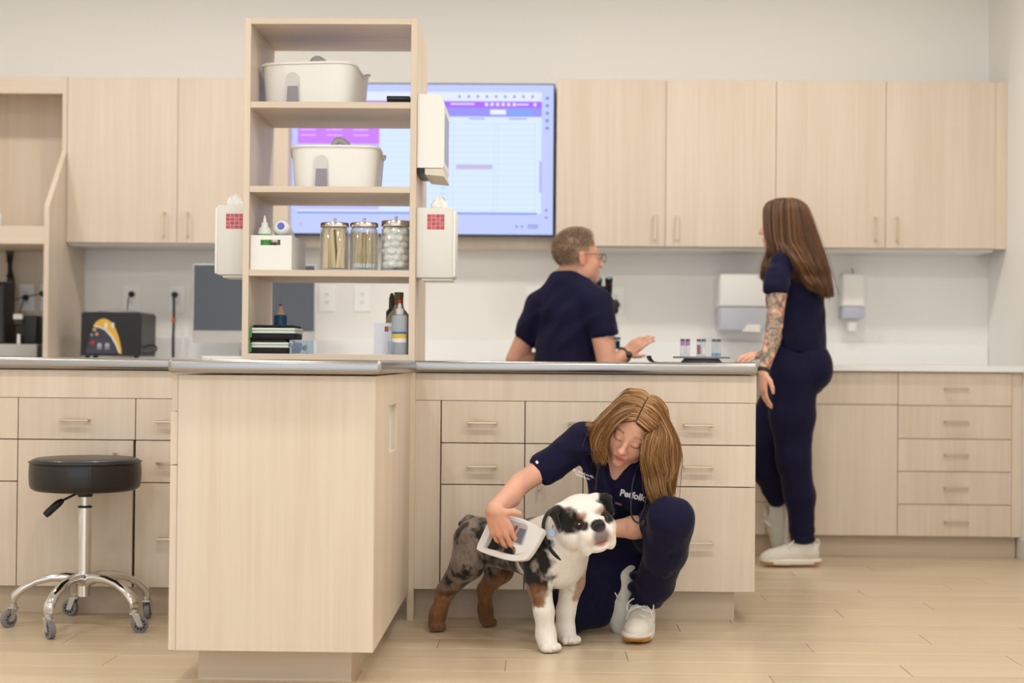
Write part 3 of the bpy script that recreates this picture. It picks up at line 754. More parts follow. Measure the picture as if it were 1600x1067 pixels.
tag(lathe('measuring_cup', [(.010, .0005), (.012, .03), (.0125, P(612, 533, 5.68).z - SB), (.0115, P(612, 533, 5.68).z - SB), (.009, .003)], (x0 + .002, 5.665 - .008, SB), CLEARP, None, n=18), 'tiny clear cup in front of the card sign', 'cup')

# ================================================================== dispensers hung on the tower sides
# paper towel dispenser seen end on
x0, x1 = tr + .001, P(692, 200, 5.66).x; zt, zl = P(670, 147, 5.66).z, P(670, 262, 5.66).z
r = thing('towel_dispenser', 'white towel dispenser hung on the side of the shelf tower', 'dispenser', ((x0 + x1) / 2, 5.85, zl))
prism('casing', [(x0, zl), (x1, zl), (x1 + .004, zl + .01), (x1 + .004, zt - .03), (x1 - .01, zt - .004), (x1 - .03, zt), (x0, zt)], 5.66, 5.98, WHITE, r)
prism('chute', [(x0 + .012, zl - .001), (x1, zl - .001), (x1 + .006, zl - .03), (x0 + .03, zl - .024)], 5.665, 5.98, mat('dispenser_cream', (224, 216, 200), .5), r)
box('slot', x0 + .002, x0 + .028, 5.663, 5.90, zl - .022, zl - .001, BLACK, r)
box('window', x1 + .004, x1 + .0052, 5.72, 5.93, zl + .03, zt - .06, mat('dispenser_window', (150, 152, 190), .3), r)
def glove_box(label, px0, px1, py0, py1, Yg, side):
    x0, x1 = P(px0, 380, Yg).x, P(px1, 380, Yg).x
    if side > 0: x0 = tr - .0004
    else: x1 = tl - .0003
    zt, zl = P(px0, py0, Yg).z, P(px0, py1, Yg).z
    r = thing('glove_box_holder', label, 'dispenser', ((x0 + x1) / 2, Yg + .07, zl), 'glove box holders on the tower sides')
    CREAM = mat('holder_cream', (228, 226, 220), .35)
    box('holder', x0, x1, Yg, Yg + .15, zl, zt, CREAM, r, .005, 2)
    xo = x1 if side > 0 else x0
    box('outer_rim', xo - .003 if side > 0 else xo - .006, xo + .006 if side > 0 else xo + .003, Yg - .004, Yg + .155, zl + .004, zt - .01, WHITE, r, .003, 2)
    box('bottom_flap', x0 + .02, x1 - .004, Yg + .01, Yg + .14, zl - .010, zl - .0005, CREAM, r, .002)
    # red grid print
    wx = .036; cx = P(681, 345, Yg).x if side > 0 else P(366.5, 344, Yg).x; cz = P(681, 345, Yg).z if side > 0 else P(366.5, 344, Yg).z
    wx = P(694.5, 345, Yg).x - P(667, 345, Yg).x
    for i in range(4):
        for j in range(4):
            a = cx - wx / 2 + i * wx / 4; b = cz - wx / 2 + j * wx / 4 * .88
            if a + wx / 4 > x1: continue
            box('red_window_cell', a + .0008, a + wx / 4 - .0008, Yg - .001, Yg + .001, b + .0008, b + wx / 4 * .88 - .0008, mat('red_window_%d' % ((i + j) % 3), [(196, 84, 92), (204, 104, 100), (188, 76, 104)][(i + j) % 3], .4), r)
    # tissue pulled out of the top
    bm = bmesh.new(); tx = P(684, 310, Yg).x if side > 0 else P(364, 310, Yg).x
    n = 9; rows = []
    for k, (zz_, ww) in enumerate(((0, .028), (.018, .032), (.034, .022), (.046, .008))):
        rows.append([bm.verts.new((tx + .012 * (k / 3) * side * .6 + ww * (i / (n - 1) - .5) * 2, Yg + .045 + .005 * math.sin(i * 1.9 + k) + .006 * k, zt + zz_ - .001 + .004 * math.sin(i * 2.2))) for i in range(n)])
    for a, b in zip(rows, rows[1:]):
        for i in range(n - 1): bm.faces.new((a[i], a[i + 1], b[i + 1], b[i]))
    g = bm_obj('tissue', bm, mat('tissue_white', (248, 247, 244), .9), r, True)
    md = g.modifiers.new('thickness', 'SOLIDIFY'); md.thickness = .002
glove_box('cream glove box holder hung on the tower below the towel dispenser', 655, 709, 324, 434, 5.66, 1)
glove_box('cream glove box holder hung on the tower near the computer', 338.5, 379, 320, 429, 5.70, -1)

# ================================================================== back wall fittings
OUTW = mat('outlet_white', (251, 250, 248), .4); SLOT = mat('outlet_slot', (120, 116, 110), .6)
def outlet(px, py, label, Y=Y_WALL, w=26, h=42, toggle=False, group='wall outlets'):
    c = P(px, py, Y); sw, sh = w * Y / F_PX, h * Y / F_PX
    r = thing('wall_outlet', label, 'outlet', (c.x, Y, c.z - sh / 2), group)
    box('plate', c.x - sw / 2, c.x + sw / 2, Y - .006, Y - .0005, c.z - sh / 2, c.z + sh / 2, OUTW, r, .002)
    for s in (-1, 1):
        f = box('receptacle', c.x - .016, c.x + .016, Y - .008, Y - .0055, c.z + s * .021 - .014, c.z + s * .021 + .014, OUTW, r, .002)
        for dx in (-.006, .006): box('slot', c.x + dx - .0013, c.x + dx + .0013, Y - .0086, Y - .0078, c.z + s * .021 - .002, c.z + s * .021 + .007, SLOT, f)
        box('slot', c.x - .002, c.x + .002, Y - .0086, Y - .0078, c.z + s * .021 - .009, c.z + s * .021 - .005, SLOT, f)
    return c
oc1 = outlet(205, 466, 'white wall outlet above the black centrifuge with a plug in it')
oc2 = outlet(277, 467, 'white wall outlet beside the computer with a long dark cord')
outlet(511, 466, 'white wall outlet seen through the tower, next to the computer')
outlet(566, 466, 'white wall outlet seen through the tower, above the card sign')
outlet(835, 468, 'white wall outlet half hidden behind the seated man')
oc6 = outlet(962, 470, 'white wall outlet beside the microscope with a black plug')
YN = Y_WALL - .02
oc7 = outlet(42, 465, 'white outlet inside the lower hutch niche', YN, 24, 42)
oc8 = outlet(70, 465, 'white outlet beside the hutch side panel', YN, 14, 42)
def plug_cord(label, c, pts, r_=.003, group='power cords', extra=None):
    r = thing('power_cord', label, 'cord', (c.x, c.y - .03, c.z), group)
    y0 = c.y - .0088
    lathe('plug', [(.013, 0), (.016, .008), (.015, .02), (.006, .036)], (c.x, y0, c.z), BLACKC, r, (0, -1, 0), 14)
    tube('cord', [Vector((c.x, y0 - .03, c.z))] + [Vector(p) for p in pts], r_, BLACKC, r, 8, 30)
    if extra: extra(r)
# cord to the centrifuge
c = Vector((P(207, 457, Y_WALL).x, Y_WALL, oc1.z + .021))
plug_cord('black cord from wall outlet down behind the centrifuge', c, [P(200, 470, 8.12), P(199.5, 490, 8.12), P(202, 515, 8.12), Vector((P(204, 545, 8.12).x, 8.12, ZW + .006))])
c = Vector((P(274, 456, Y_WALL).x, Y_WALL, oc2.z + .021))
def red(r):
    p = P(271.5, 500, 8.1)
    lathe('red_tag', [(.006, -.012), (.012, -.006), (.012, .006), (.006, .012)], p, mat('red_tag', (224, 92, 70), .5), r, n=14)
plug_cord('thick dark cord with a red tag hanging beside the computer', c, [P(271.5, 466, 8.1), P(271.5, 500, 8.1), P(270.5, 530, 8.1), Vector((P(270.5, 555, 8.1).x, 8.1, ZW + .008))], .0065, extra=red)
c = Vector((P(964, 477, Y_WALL).x, Y_WALL, oc6.z - .021))
plug_cord('thin black cord running from outlet to the microscope', c, [P(960, 486, 8.1), P(955, 500, 8.05), P(950, 520, 8.0), Vector((P(946, 545, 7.95).x, 7.95, ZW + .005))], .0025)
c = Vector((P(42, 466, YN).x, YN, oc7.z))
plug_cord('black cord from the niche outlet to the small black device', c, [P(36, 472, 8.08), P(32, 484, 8.05), P(31, 496, 8.0)], .003)
c = Vector((P(68.5, 459, YN).x, YN, oc8.z + .02))
plug_cord('black cord looping across the hutch niche from the side outlet', c, [P(58, 460, 8.1), P(40, 464, 8.1), P(18, 472, 8.1), P(10, 500, 8.1), Vector((P(6, 540, 8.1).x, 8.1, ZW + .005))], .0025)

# paper towel dispenser and soap dispenser on the back wall
Yd = 7.98
x0, x1 = P(1125, 470, Yd).x, P(1203, 470, Yd).x; zt, zm_, zl = P(1160, 427, Yd).z, P(1160, 479, Yd).z, P(1160, 516, Yd).z
r = thing('paper_towel_dispenser', 'wide white paper towel dispenser on the wall behind the standing woman', 'dispenser', ((x0 + x1) / 2, 8.09, zl))
box('cover', x0, x1, Yd, Y_WALL - .001, zm_, zt, WHITE, r, .012, 3)
box('lower_window', x0 + .002, x1 - .002, Yd + .01, Y_WALL - .001, zl, zm_ - .0005, mat('smoky_grey_blue', (196, 198, 208), .25), r, .008, 3)
prism('towel', [(P(1160, 512, Yd).x, zl - .005), (P(1188, 520, Yd).x, zl - .008), (P(1188, 500, Yd).x, zl + .03), (P(1168, 500, Yd).x, zl + .03)], Yd - .002, Yd + .009, mat('towel_white', (240, 239, 236), .8), r)
x0, x1 = P(1316.5, 470, 8.08).x, P(1352, 470, 8.08).x; cx = (x0 + x1) / 2
zt, zm_, zl = P(1334, 427, 8.08).z, P(1334, 479, 8.08).z, P(1334, 517, 8.08).z
r = thing('soap_dispenser', 'narrow white soap dispenser on the back wall', 'dispenser', (cx, 8.14, zl))
box('cover', x0, x1, 8.08, Y_WALL - .001, zm_, zt, WHITE, r, .012, 3)
box('soap_window', x0 + .003, x1 - .003, 8.085, Y_WALL - .001, P(1334, 498, 8.08).z, zm_ - .0005, mat('soap_window_lilac', (186, 188, 208), .25), r, .006, 2)
lathe('nozzle', [(.030, .045), (.026, .02), (.022, 0)], (cx, 8.125, zl), WHITE, r, n=18)
tube('hook', [Vector((cx, 8.12, zt)), Vector((cx, 8.11, zt + .02)), Vector((cx, 8.14, zt + .028))], .002, BLACKC, r)

# ================================================================== computer
Yi = 7.86
i0, i1 = P(301, 470, Yi).x, P(493, 470, Yi).x; iz1, izc, iz0 = P(400, 412.5, Yi).z, P(400, 517, Yi).z, P(400, 536, Yi).z
r = thing('desktop_computer', 'slim silver all-in-one computer with dark screen on the back worktop', 'computer', ((i0 + i1) / 2, Yi + .06, ZW))
SILV = mat('silver_aluminium', (212, 211, 210), .35, .4)
box('casing', i0, i1, Yi, Yi + .018, iz0, iz1, SILV, r, .004, 2)
box('display', i0 + .006, i1 - .006, Yi - .001, Yi, izc, iz1 - .006, mat('dark_display', (62, 60, 64), .12, spec=.7, coat=.15), r)
cx = (i0 + i1) / 2
prism('stand', [(Yi + .018, iz0 + .14), (Yi + .028, iz0 + .14), (Yi + .12, ZW + .008), (Yi + .10, ZW + .008), (Yi + .018, iz0 + .08)], cx - .09, cx + .09, SILV, r, 'X')
box('foot', cx - .1, cx + .1, Yi - .05, Yi + .13, ZW + .0004, ZW + .008, SILV, r, .002)
# low stack of white paper in front
o = box('keyboard', P(318, 550, 7.74).x, P(385, 550, 7.74).x, 7.70, 7.82, ZW + .0004, ZW + .016, mat('keyboard_white', (238, 238, 238), .4), bev=.003)
tag(o, 'white keyboard lying in front of the computer', 'keyboard')

# ================================================================== centrifuge
Yc = 7.72
c0, c1 = P(126, 520, Yc).x, P(221, 520, Yc).x; cz1 = P(170, 487.5, Yc).z
r = thing('centrifuge', 'black bench centrifuge with a yellow swoosh on its front panel', 'lab device', ((c0 + c1) / 2, Yc + .13, ZW))
prism('body', [(c0, ZW + .012), (c1, ZW + .012), (c1 + .001, cz1 - .012), (c1 - .01, cz1), (c0 + .012, cz1), (c0 + .003, cz1 - .008)], Yc, Yc + .28, mat('centrifuge_black', (30, 29, 31), .35), r)
lathe('lid', [(.105, 0), (.1, .008), (.05, .014), (.01, .016)], ((c0 + c1) / 2, Yc + .14, cz1), mat('lid_grey', (150, 146, 146), .4), r)
for dx in (.02, .06, c1 - c0 - .04): box('foot', c0 + dx, c0 + dx + .02, Yc + .01, Yc + .03, ZW + .0004, ZW + .012, BLACK, r)
def pp(px, py): 
    q = P(px, py, Yc); return (q.x, q.z)
def flat(name, pts, m, lift, par=None):
    prism(name, [pp(*q) for q in pts], Yc - lift, Yc - lift + .0006, m, par or r)
YEL = mat('swoosh_yellow', (228, 178, 66), .45); WHT = mat('swoosh_white', (224, 222, 216), .45); NAVYP = mat('panel_slate', (62, 62, 78), .45)
flat('yellow_swoosh', [(146.5, 508), (150, 503), (156, 499), (162, 497.5), (168, 499), (175, 504), (181, 514), (186, 528), (189.5, 545), (190, 553.5), (187, 552), (184, 540), (176, 525), (166, 514), (156, 510)], YEL, .001)
flat('white_swoosh', [(146, 510.5), (147, 508.2), (156, 510), (166, 514), (176, 525), (184, 540), (187, 552), (185, 551), (181, 540), (173, 526), (164, 516), (155, 512)], WHT, .0012)
flat('control_panel', [(145, 511), (155, 512.5), (164, 517), (172, 527), (180, 541), (183, 552), (134, 552), (138, 535)], NAVYP, .001)
for px, py, rad, rgb, nm in ((145, 535.5, .0095, (206, 40, 38), 'red'), (148, 515, .009, (196, 160, 110), 'amber'), (143.5, 523.5, .007, (150, 150, 170), 'grey'), (151.5, 522, .008, (220, 150, 130), 'pink')):
    q = P(px, py, Yc); lathe('knob', [(rad, 0), (rad, .004), (rad * .8, .006)], (q.x, Yc - .001, q.z), mat('knob_' + nm, rgb, .4), r, (0, -1, 0), 16)
for px in (155.5, 167.5):
    q = P(px, 541, Yc); box('dial_plate', q.x - .010, q.x + .010, Yc - .0022, Yc - .001, q.z - .014, q.z + .016, mat('dial_grey', (168, 168, 176), .5), r)
    box('dial_mark', q.x - .006, q.x + .006, Yc - .0028, Yc - .0022, q.z - .010, q.z - .004, NAVYP, r)
for k, px in enumerate((165.5, 177)):
    q = P(px, 508, Yc); box('emblem', q.x - .008, q.x + .008 - .003 * k, Yc - .0018, Yc - .0010, q.z - .014, q.z + .012, WHT, r)
tube('cord', [P(221, 545, Yc + .05), P(232, 540, Yc + .05), P(243, 541, Yc + .02), P(244, 547, Yc), P(236, 552, Yc), P(224, 552, Yc + .04)], .004, BLACKC, r, 8, 30)

# ================================================================== things in the hutch
r = thing('black_device', 'small black device with white lid inside the hutch niche', 'lab device', (P(40, 520, 7.9).x, 7.92, ZW))
x0, x1 = P(27, 520, 7.9).x, P(57, 520, 7.9).x; gz = P(40, 537.5, 7.86).z
box('body', x0, x1, 7.90, 8.02, gz + .0006, P(40, 493, 7.9).z, BLACK, r, .006, 2)
box('lid', x0 - .018, x0 + .03, 7.885, 7.95, P(40, 499, 7.9).z, P(40, 490.5, 7.9).z, WHITE, r, .003)
box('arm', x0 - .012, x0 + .03, 7.89, 7.90, P(40, 506, 7.9).z, P(40, 499.5, 7.9).z, mat('dark_grey', (58, 58, 60), .5), r)
lathe('vial', [(.009, 0), (.009, .045), (.006, .05)], (x0 + .015, 7.88, gz + .0006), WHITE, r, n=14)
o = box('grey_box', P(-60, 545, 7.86).x, P(57.5, 545, 7.86).x, 7.86, 8.05, ZW + .0004, gz, mat('box_grey', (188, 185, 180), .5), bev=.004, seg=2)
tag(o, 'low pale grey box under the small black device', 'box')
o = box('black_rubber_mat', P(58.5, 550, 7.8).x, P(69, 550, 7.8).x, 7.8, 8.0, ZW + .0004, P(60, 540, 7.8).z, BLACK, bev=.004)
tag(o, 'short black block against the hutch side panel', 'box')
r = thing('computer_tower', 'black computer tower at the edge of the hutch niche', 'computer', (P(-12, 500, 7.95).x, 7.95, gz))
box('casing', P(-40, 490, 7.90).x, P(8.5, 490, 7.90).x, 7.90, 8.04, gz + .0006, P(4, 440, 7.9).z, BLACK, r, .003)
box('front_panel', P(-38, 490, 7.90).x, P(6, 490, 7.90).x, 7.894, 7.90, gz + .01, P(4, 446, 7.9).z, mat('dark_grey', (58, 58, 60), .5), r, .002)
r = thing('cable_bundle', 'tangle of black cables hanging inside the hutch niche', 'cables', (P(20, 380, 8.1).x, 8.1, ZW))
for k in range(5):
    dx = k * 3.2
    pts = [P(9 + dx, 380.5, 8.12), P(11 + dx * .7, 400, 8.12), P(13 + dx * .4, 418, 8.12), P(12 + dx * .8, 440, 8.12), P(13 + dx * .7, 465, 8.12), P(15 + dx * .3, 485, 8.12), P(16 + dx * 1.1, 505, 8.12), P(10 + dx * 2.2, 528, 8.13), P(12 + dx * 2, 537, 8.13)]
    tube('cable', pts, .0035, BLACKC, r, 7, 40)
for py in (407, 431, 465, 476): 
    q = P(14.5, py, 8.115); lathe('cable_tie', [(.012, -.008), (.015, 0), (.012, .008)], q, BLACKC, r, n=12)
q = P(-3, 350, 7.8)
tag(lathe('white_canister', [(.04, .0005), (.042, .01), (.042, .05), (.034, .075), (.02, .085)], (q.x - .02, 7.8, zsh), WHITE), 'white round canister cut off by the picture edge on the hutch shelf', 'canister')
tag(box('black_tablet', P(3, 352, 7.75).x, P(42, 352, 7.75).x, 7.75, 7.9, zsh + .0004, zsh + .006, BLACK, bev=.001), 'thin black tablet lying on the hutch shelf', 'tablet')

# ================================================================== microscope on the back worktop
mx = P(952, 480, 7.72).x
r = thing('microscope', 'microscope with two black eyepieces in front of the seated man', 'microscope', (mx, 7.74, ZW))
MB = mat('microscope_black', (18, 20, 20), .25); MW = mat('microscope_white', (222, 224, 226), .35)
box('foot', mx - .09, mx + .09, 7.68, 7.92, ZW + .0004, ZW + .05, MW, r, .01, 3)
box('arm', mx - .04, mx + .04, 7.84, 7.90, ZW + .05, ZW + .30, MW, r, .012, 3)
box('head', mx - .045, mx + .045, 7.70, 7.90, ZW + .24, P(952, 468, 7.72).z, MB, r, .012, 3)
box('stage', mx - .07, mx + .055, 7.68, 7.84, ZW + .115, ZW + .125, MB, r, .002)
lathe('objective', [(.016, 0), (.016, .05), (.025, .06), (.025, .1)], (mx, 7.76, ZW + .135), MB, r)
box('bridge', P(936, 455, 7.68).x, P(955, 455, 7.68).x, 7.69, 7.72, P(940, 462, 7.7).z, P(940, 447, 7.7).z, MB, r, .004)
for px, py0_, py1_ in ((934.5, 436, 452), (951, 434, 464)):
    a, b = P(px, py1_, 7.70), P(px + .5, py0_, 7.645)
    d = (b - a); L = d.length
    e = lathe('eyepiece', [(.016, 0), (.018, L * .4), (.018, L * .72), (.016, L * .74), (.019, L * .78), (.019, L * .96), (.016, L)], a, MB, r, d, 20)
    lathe('lens', [(.0125, L), (.012, L + .0015)], a, mat('eyepiece_lens', (130, 170, 180), .05, .6), e, d, 18)
for s in (-1, 1): lathe('focus_knob', [(.022, 0), (.022, .02)], (mx + s * .04, 7.87, ZW + .09), MB, r, (s, 0, 0), 20)

# ================================================================== blood vials on a rack, black mat
Yv = 6.35
r = thing('rubber_mat', 'thin black rubber mat with a curled corner on the island worktop', 'mat', (P(1090, 565, Yv).x, Yv, Z_TOP))
bm = bmesh.new(); xa, xb = P(1020, 565, Yv).x, P(1170, 565, Yv).x
n = 24; prof = [(xa - .016 , .028), (xa - .012, .016), (xa - .004, .006), (xa + .008, .0025)] + [(xa + .008 + (xb - xa) * i / 10, .0022) for i in range(1, 11)]
va = [bm.verts.new((x, Yv - .12, Z_TOP + h)) for x, h in prof]; vb = [bm.verts.new((x, Yv + .14, Z_TOP + h)) for x, h in prof]
for i in range(len(prof) - 1): bm.faces.new((va[i], va[i + 1], vb[i + 1], vb[i]))
o = bm_obj('sheet', bm, mat('mat_black', (24, 30, 32), .6), r, True); md = o.modifiers.new('t', 'SOLIDIFY'); md.thickness = .002; md.offset = -1
q = P(1096, 557, Yv); cx = q.x
r = thing('tube_rack', 'round grey lilac rack for tubes standing on the black mat', 'rack', (cx, Yv, Z_TOP + .0025))
RK = mat('rack_lilac_grey', (150, 146, 158), .4)
zr_ = P(1096, 557, Yv).z; zb_ = Z_TOP + .0024
lathe('stand', [(.082, 0), (.082, .003), (.07, zr_ - zb_ - .008), (.075, zr_ - zb_ - .007)], (cx, Yv, zb_), RK, r, n=36)
RR = (P(1140, 557, Yv).x - P(1052, 557, Yv).x) / 2
lathe('plate', [(RR, 0), (RR + .001, .002), (RR + .001, .007), (RR - .006, .008), (RR - .01, .0075)], (cx, Yv, zr_ - .0075), RK, r, n=48)
zt_ = P(1096, 529.5, Yv).z
desc = [('purple', 'near the mat\'s curled corner'), ('purple', 'second from the curled corner'), ('red', 'filled with blood'), ('white', 'beside the blood tube'), ('blue', 'with a blue line near the standing woman'), ('blue', 'nearest to the woman\'s hand')]
cols = {'purple': (168, 126, 192), 'red': (196, 40, 36), 'white': (226, 226, 230), 'blue': (116, 172, 196)}
for k, px in enumerate((1066.5, 1074.5, 1092, 1099.5, 1115.5, 1123)):
    q = P(px, 545, Yv); nm, d = desc[k]; h = zt_ - zr_ - .001; c = (q.x, Yv, zr_ + .0008)
    r = thing('sample_tube', ('glass sample tube with %s band, %s' if nm != 'red' else 'glass sample tube, %s%s') % ((nm, d) if nm != 'red' else ('', d)), 'tube', c, 'sample tubes on the rack')
    lathe('glass', [(.0085, 0), (.0088, .002), (.0088, h * .82), (.0075, h * .86)], c, CLEARP, r, n=16)
    lathe('stopper', [(.0078, h * .85), (.009, h * .87), (.009, h * .98), (.008, h)], c, mat('stopper_grey', (92, 90, 88), .4), r, n=16)
    if nm == 'red': lathe('blood', [(.0072, h * .12), (.0072, h * .66)], c, mat('blood_red', (178, 28, 24), .3), r, n=16)
    elif nm == 'purple': lathe('label', [(.0091, h * .62), (.0091, h * .84)], c, mat('purple_band', cols['purple'], .5), r, n=16); lathe('paper', [(.0092, h * .12), (.0092, h * .6)], c, mat('tube_paper', (222, 222, 226), .6), r, n=16)
    elif nm == 'blue': lathe('label', [(.0091, 0.002), (.0091, h * .2)], c, mat('blue_band', cols['blue'], .5), r, n=16)
    else: lathe('label', [(.0091, h * .1), (.0091, h * .5)], c, mat('white_band', cols['white'], .5), r, n=16)

# ================================================================== rolling stool
def build_stool(label, loc, rz):
    r = thing('rolling_stool', label, 'stool', loc, None, rz)
    VIN = mat('black_vinyl', (30, 27, 27), .38, coat=.15, bump=.06, bscale=350)
    s = 5.43 / F_PX
    H = .935 - (716 - 557) * s        # seat top height
    R = 172 / 2 * s
    h = 50 * s
    bm = bmesh.new(); add_lathe(bm, [(R * .3, -h), (R * .9, -h), (R * .965, -h * .93), (R * .99, -h * .8), (R * 1.0, -h * .5), (R * .99, -h * .2), (R * .96, -h * .06), (R * .88, 0), (R * .5, .004), (0.001, .005)], (0, 0, H), n=56)
    o = bm_obj('seat', bm, VIN, r, True, world=False, sharp=60)
    bm = bmesh.new(); add_tube(bm, [(R * .997 * math.cos(a), R * .997 * math.sin(a), H - h * .12) for a in np.linspace(0, 2 * math.pi, 57)], .0025, 6, False)
    bm_obj('piping', bm, VIN, o, True, world=False)
    bm = bmesh.new(); add_tube(bm, [(R * 1.0 * math.cos(-1.17), R * 1.0 * math.sin(-1.17), H - h * q) for q in (.1, .3, .6, .95)], .002, 6); bm_obj('seam', bm, VIN, o, True, world=False)
    zc = H - h
    bm = bmesh.new(); add_lathe(bm, [(.024, -.024), (.026, -.02), (.026, 0)], (0, 0, zc), n=24); bm_obj('hub', bm, BLACK, r, True, world=False)
    bm = bmesh.new(); add_lathe(bm, [(.0135, -.075), (.0135, -.02)], (0, 0, zc), n=24); bm_obj('piston', bm, CHROME, r, True, world=False)
    bm = bmesh.new(); add_lathe(bm, [(.0245, -.062), (.0245, -.057), (.018, -.055)], (0, 0, zc), n=24); bm_obj('ring', bm, BLACK, r, True, world=False)
    bm = bmesh.new(); add_lathe(bm, [(.0235, .155 - .05), (.0235, zc - .06), (.014, zc - .057)], (0, 0, 0), n=28); bm_obj('column', bm, CHROME, r, True, world=False)
    bm = bmesh.new(); add_lathe(bm, [(.018, .115), (.022, .118), (.022, .135), (.02, .136)], (0, 0, 0), n=24); bm_obj('column_end', bm, mat('worn_steel', (176, 160, 146), .35, 1.0), r, True, world=False)
    # lever
    bm = bmesh.new(); add_tube(bm, [(-.01, -.01, zc - .005), (-.075, -.03, zc - .038)], .004, 8); bm_obj('lever', bm, BLACK, r, True, world=False)
    bm = bmesh.new(); add_tube(bm, spline([(-.068, -.028, zc - .034), (-.09, -.036, zc - .052), (-.125, -.045, zc - .086)], 8), [.007, .010, .012, .013, .013, .013, .013, .011], 10); bm_obj('lever_grip', bm, BLACK, r, True, world=False)
    # five legs with castors
    for k in range(5):
        a = math.radians(k * 72 + 186)
        d = Vector((math.cos(a), math.sin(a), 0)); sd = Vector((-d.y, d.x, 0))
        Rl = .24
        prof = [(.012, .160, .026, .030), (.06, .172, .022, .022), (.11, .170, .019, .018), (.16, .158, .018, .017), (.205, .134, .019, .020), (.236, .106, .020, .024), (Rl, .082, .018, .022)]
        bm = bmesh.new(); rings = []
        for q, zz_, hw, hh_ in prof:
            ring = []
            for t_ in range(12):
                b_ = 2 * math.pi * t_ / 12
                ring.append(bm.verts.new(d * (q + (.4 * hh_ * math.sin(b_) if q > .2 else 0)) + sd * hw * math.cos(b_) + Vector((0, 0, zz_ + hh_ * math.sin(b_) * (.8 if q < .2 else .5)))))
            rings.append(ring)
        for A, B_ in zip(rings, rings[1:]):
            for t_ in range(12): bm.faces.new((A[t_], A[(t_ + 1) % 12], B_[(t_ + 1) % 12], B_[t_]))
        bm.faces.new(list(reversed(rings[0]))); bm.faces.new(rings[-1])
        leg = bm_obj('leg', bm, CHROME, r, True, world=False, sharp=70)
        e = d * Rl
        rolla = Vector((math.cos(a + .9), math.sin(a + .9), 0)); ax = Vector((-rolla.y, rolla.x, 0))
        wc = e + rolla * .018 + Vector((0, 0, .0285))
        bm = bmesh.new(); add_lathe(bm, [(.012, .062), (.014, .066), (.014, .080)], e, n=16); 
        for s_ in (-1, 1):
            pl = [e + ax * s_ * .013 + Vector((0, 0, .068)) + rolla * .012, e + ax * s_ * .013 + Vector((0, 0, .068)) - rolla * .012, wc + ax * s_ * .013 - rolla * .010 - Vector((0, 0, .006)), wc + ax * s_ * .013 + rolla * .008 - Vector((0, 0, .006))]
            v1 = [bm.verts.new(p) for p in pl]; v2 = [bm.verts.new(p + ax * s_ * .002) for p in pl]
            bm.faces.new(v1); bm.faces.new(list(reversed(v2)))
            for i in range(4): bm.faces.new((v1[i], v1[(i + 1) % 4], v2[(i + 1) % 4], v2[i]))
        add_box(bm, -.014, .014, -.014, .014, .064, .068, M=Matrix.Translation(e))
        bm_obj('castor_fork', bm, mat('castor_silver', (206, 206, 206), .3, .8), leg, True, world=False)
        bm = bmesh.new(); add_lathe(bm, [(.022, -.011), (.0285, -.009), (.0285, .009), (.022, .011)], wc, ax, 28); wheel = bm_obj('castor_wheel', bm, mat('castor_grey', (128, 126, 130), .4), leg, True, world=False)
        # spokes show as dark dots on the wheel: one ring each side, joined with the wheel's face
        bm = bmesh.new()
        for s_ in (-1, 1):
            for t_ in range(9):
                b_ = 2 * math.pi * t_ / 9; pc = wc + ax * s_ * .0108 + (rolla * math.cos(b_) + Vector((0, 0, math.sin(b_)))) * .0155
                add_lathe(bm, [(.0042, 0), (.0042, .0006)], pc, ax * s_, 8)
        tag(bm_obj('castor_wheel', bm, mat('castor_dark', (44, 42, 46), .5), leg, False, world=False), kind='stuff')
    return r
q = P(131, 960, 5.43)
build_stool('black round rolling stool with five chrome legs', (q.x, 5.43, 0), 0.0)
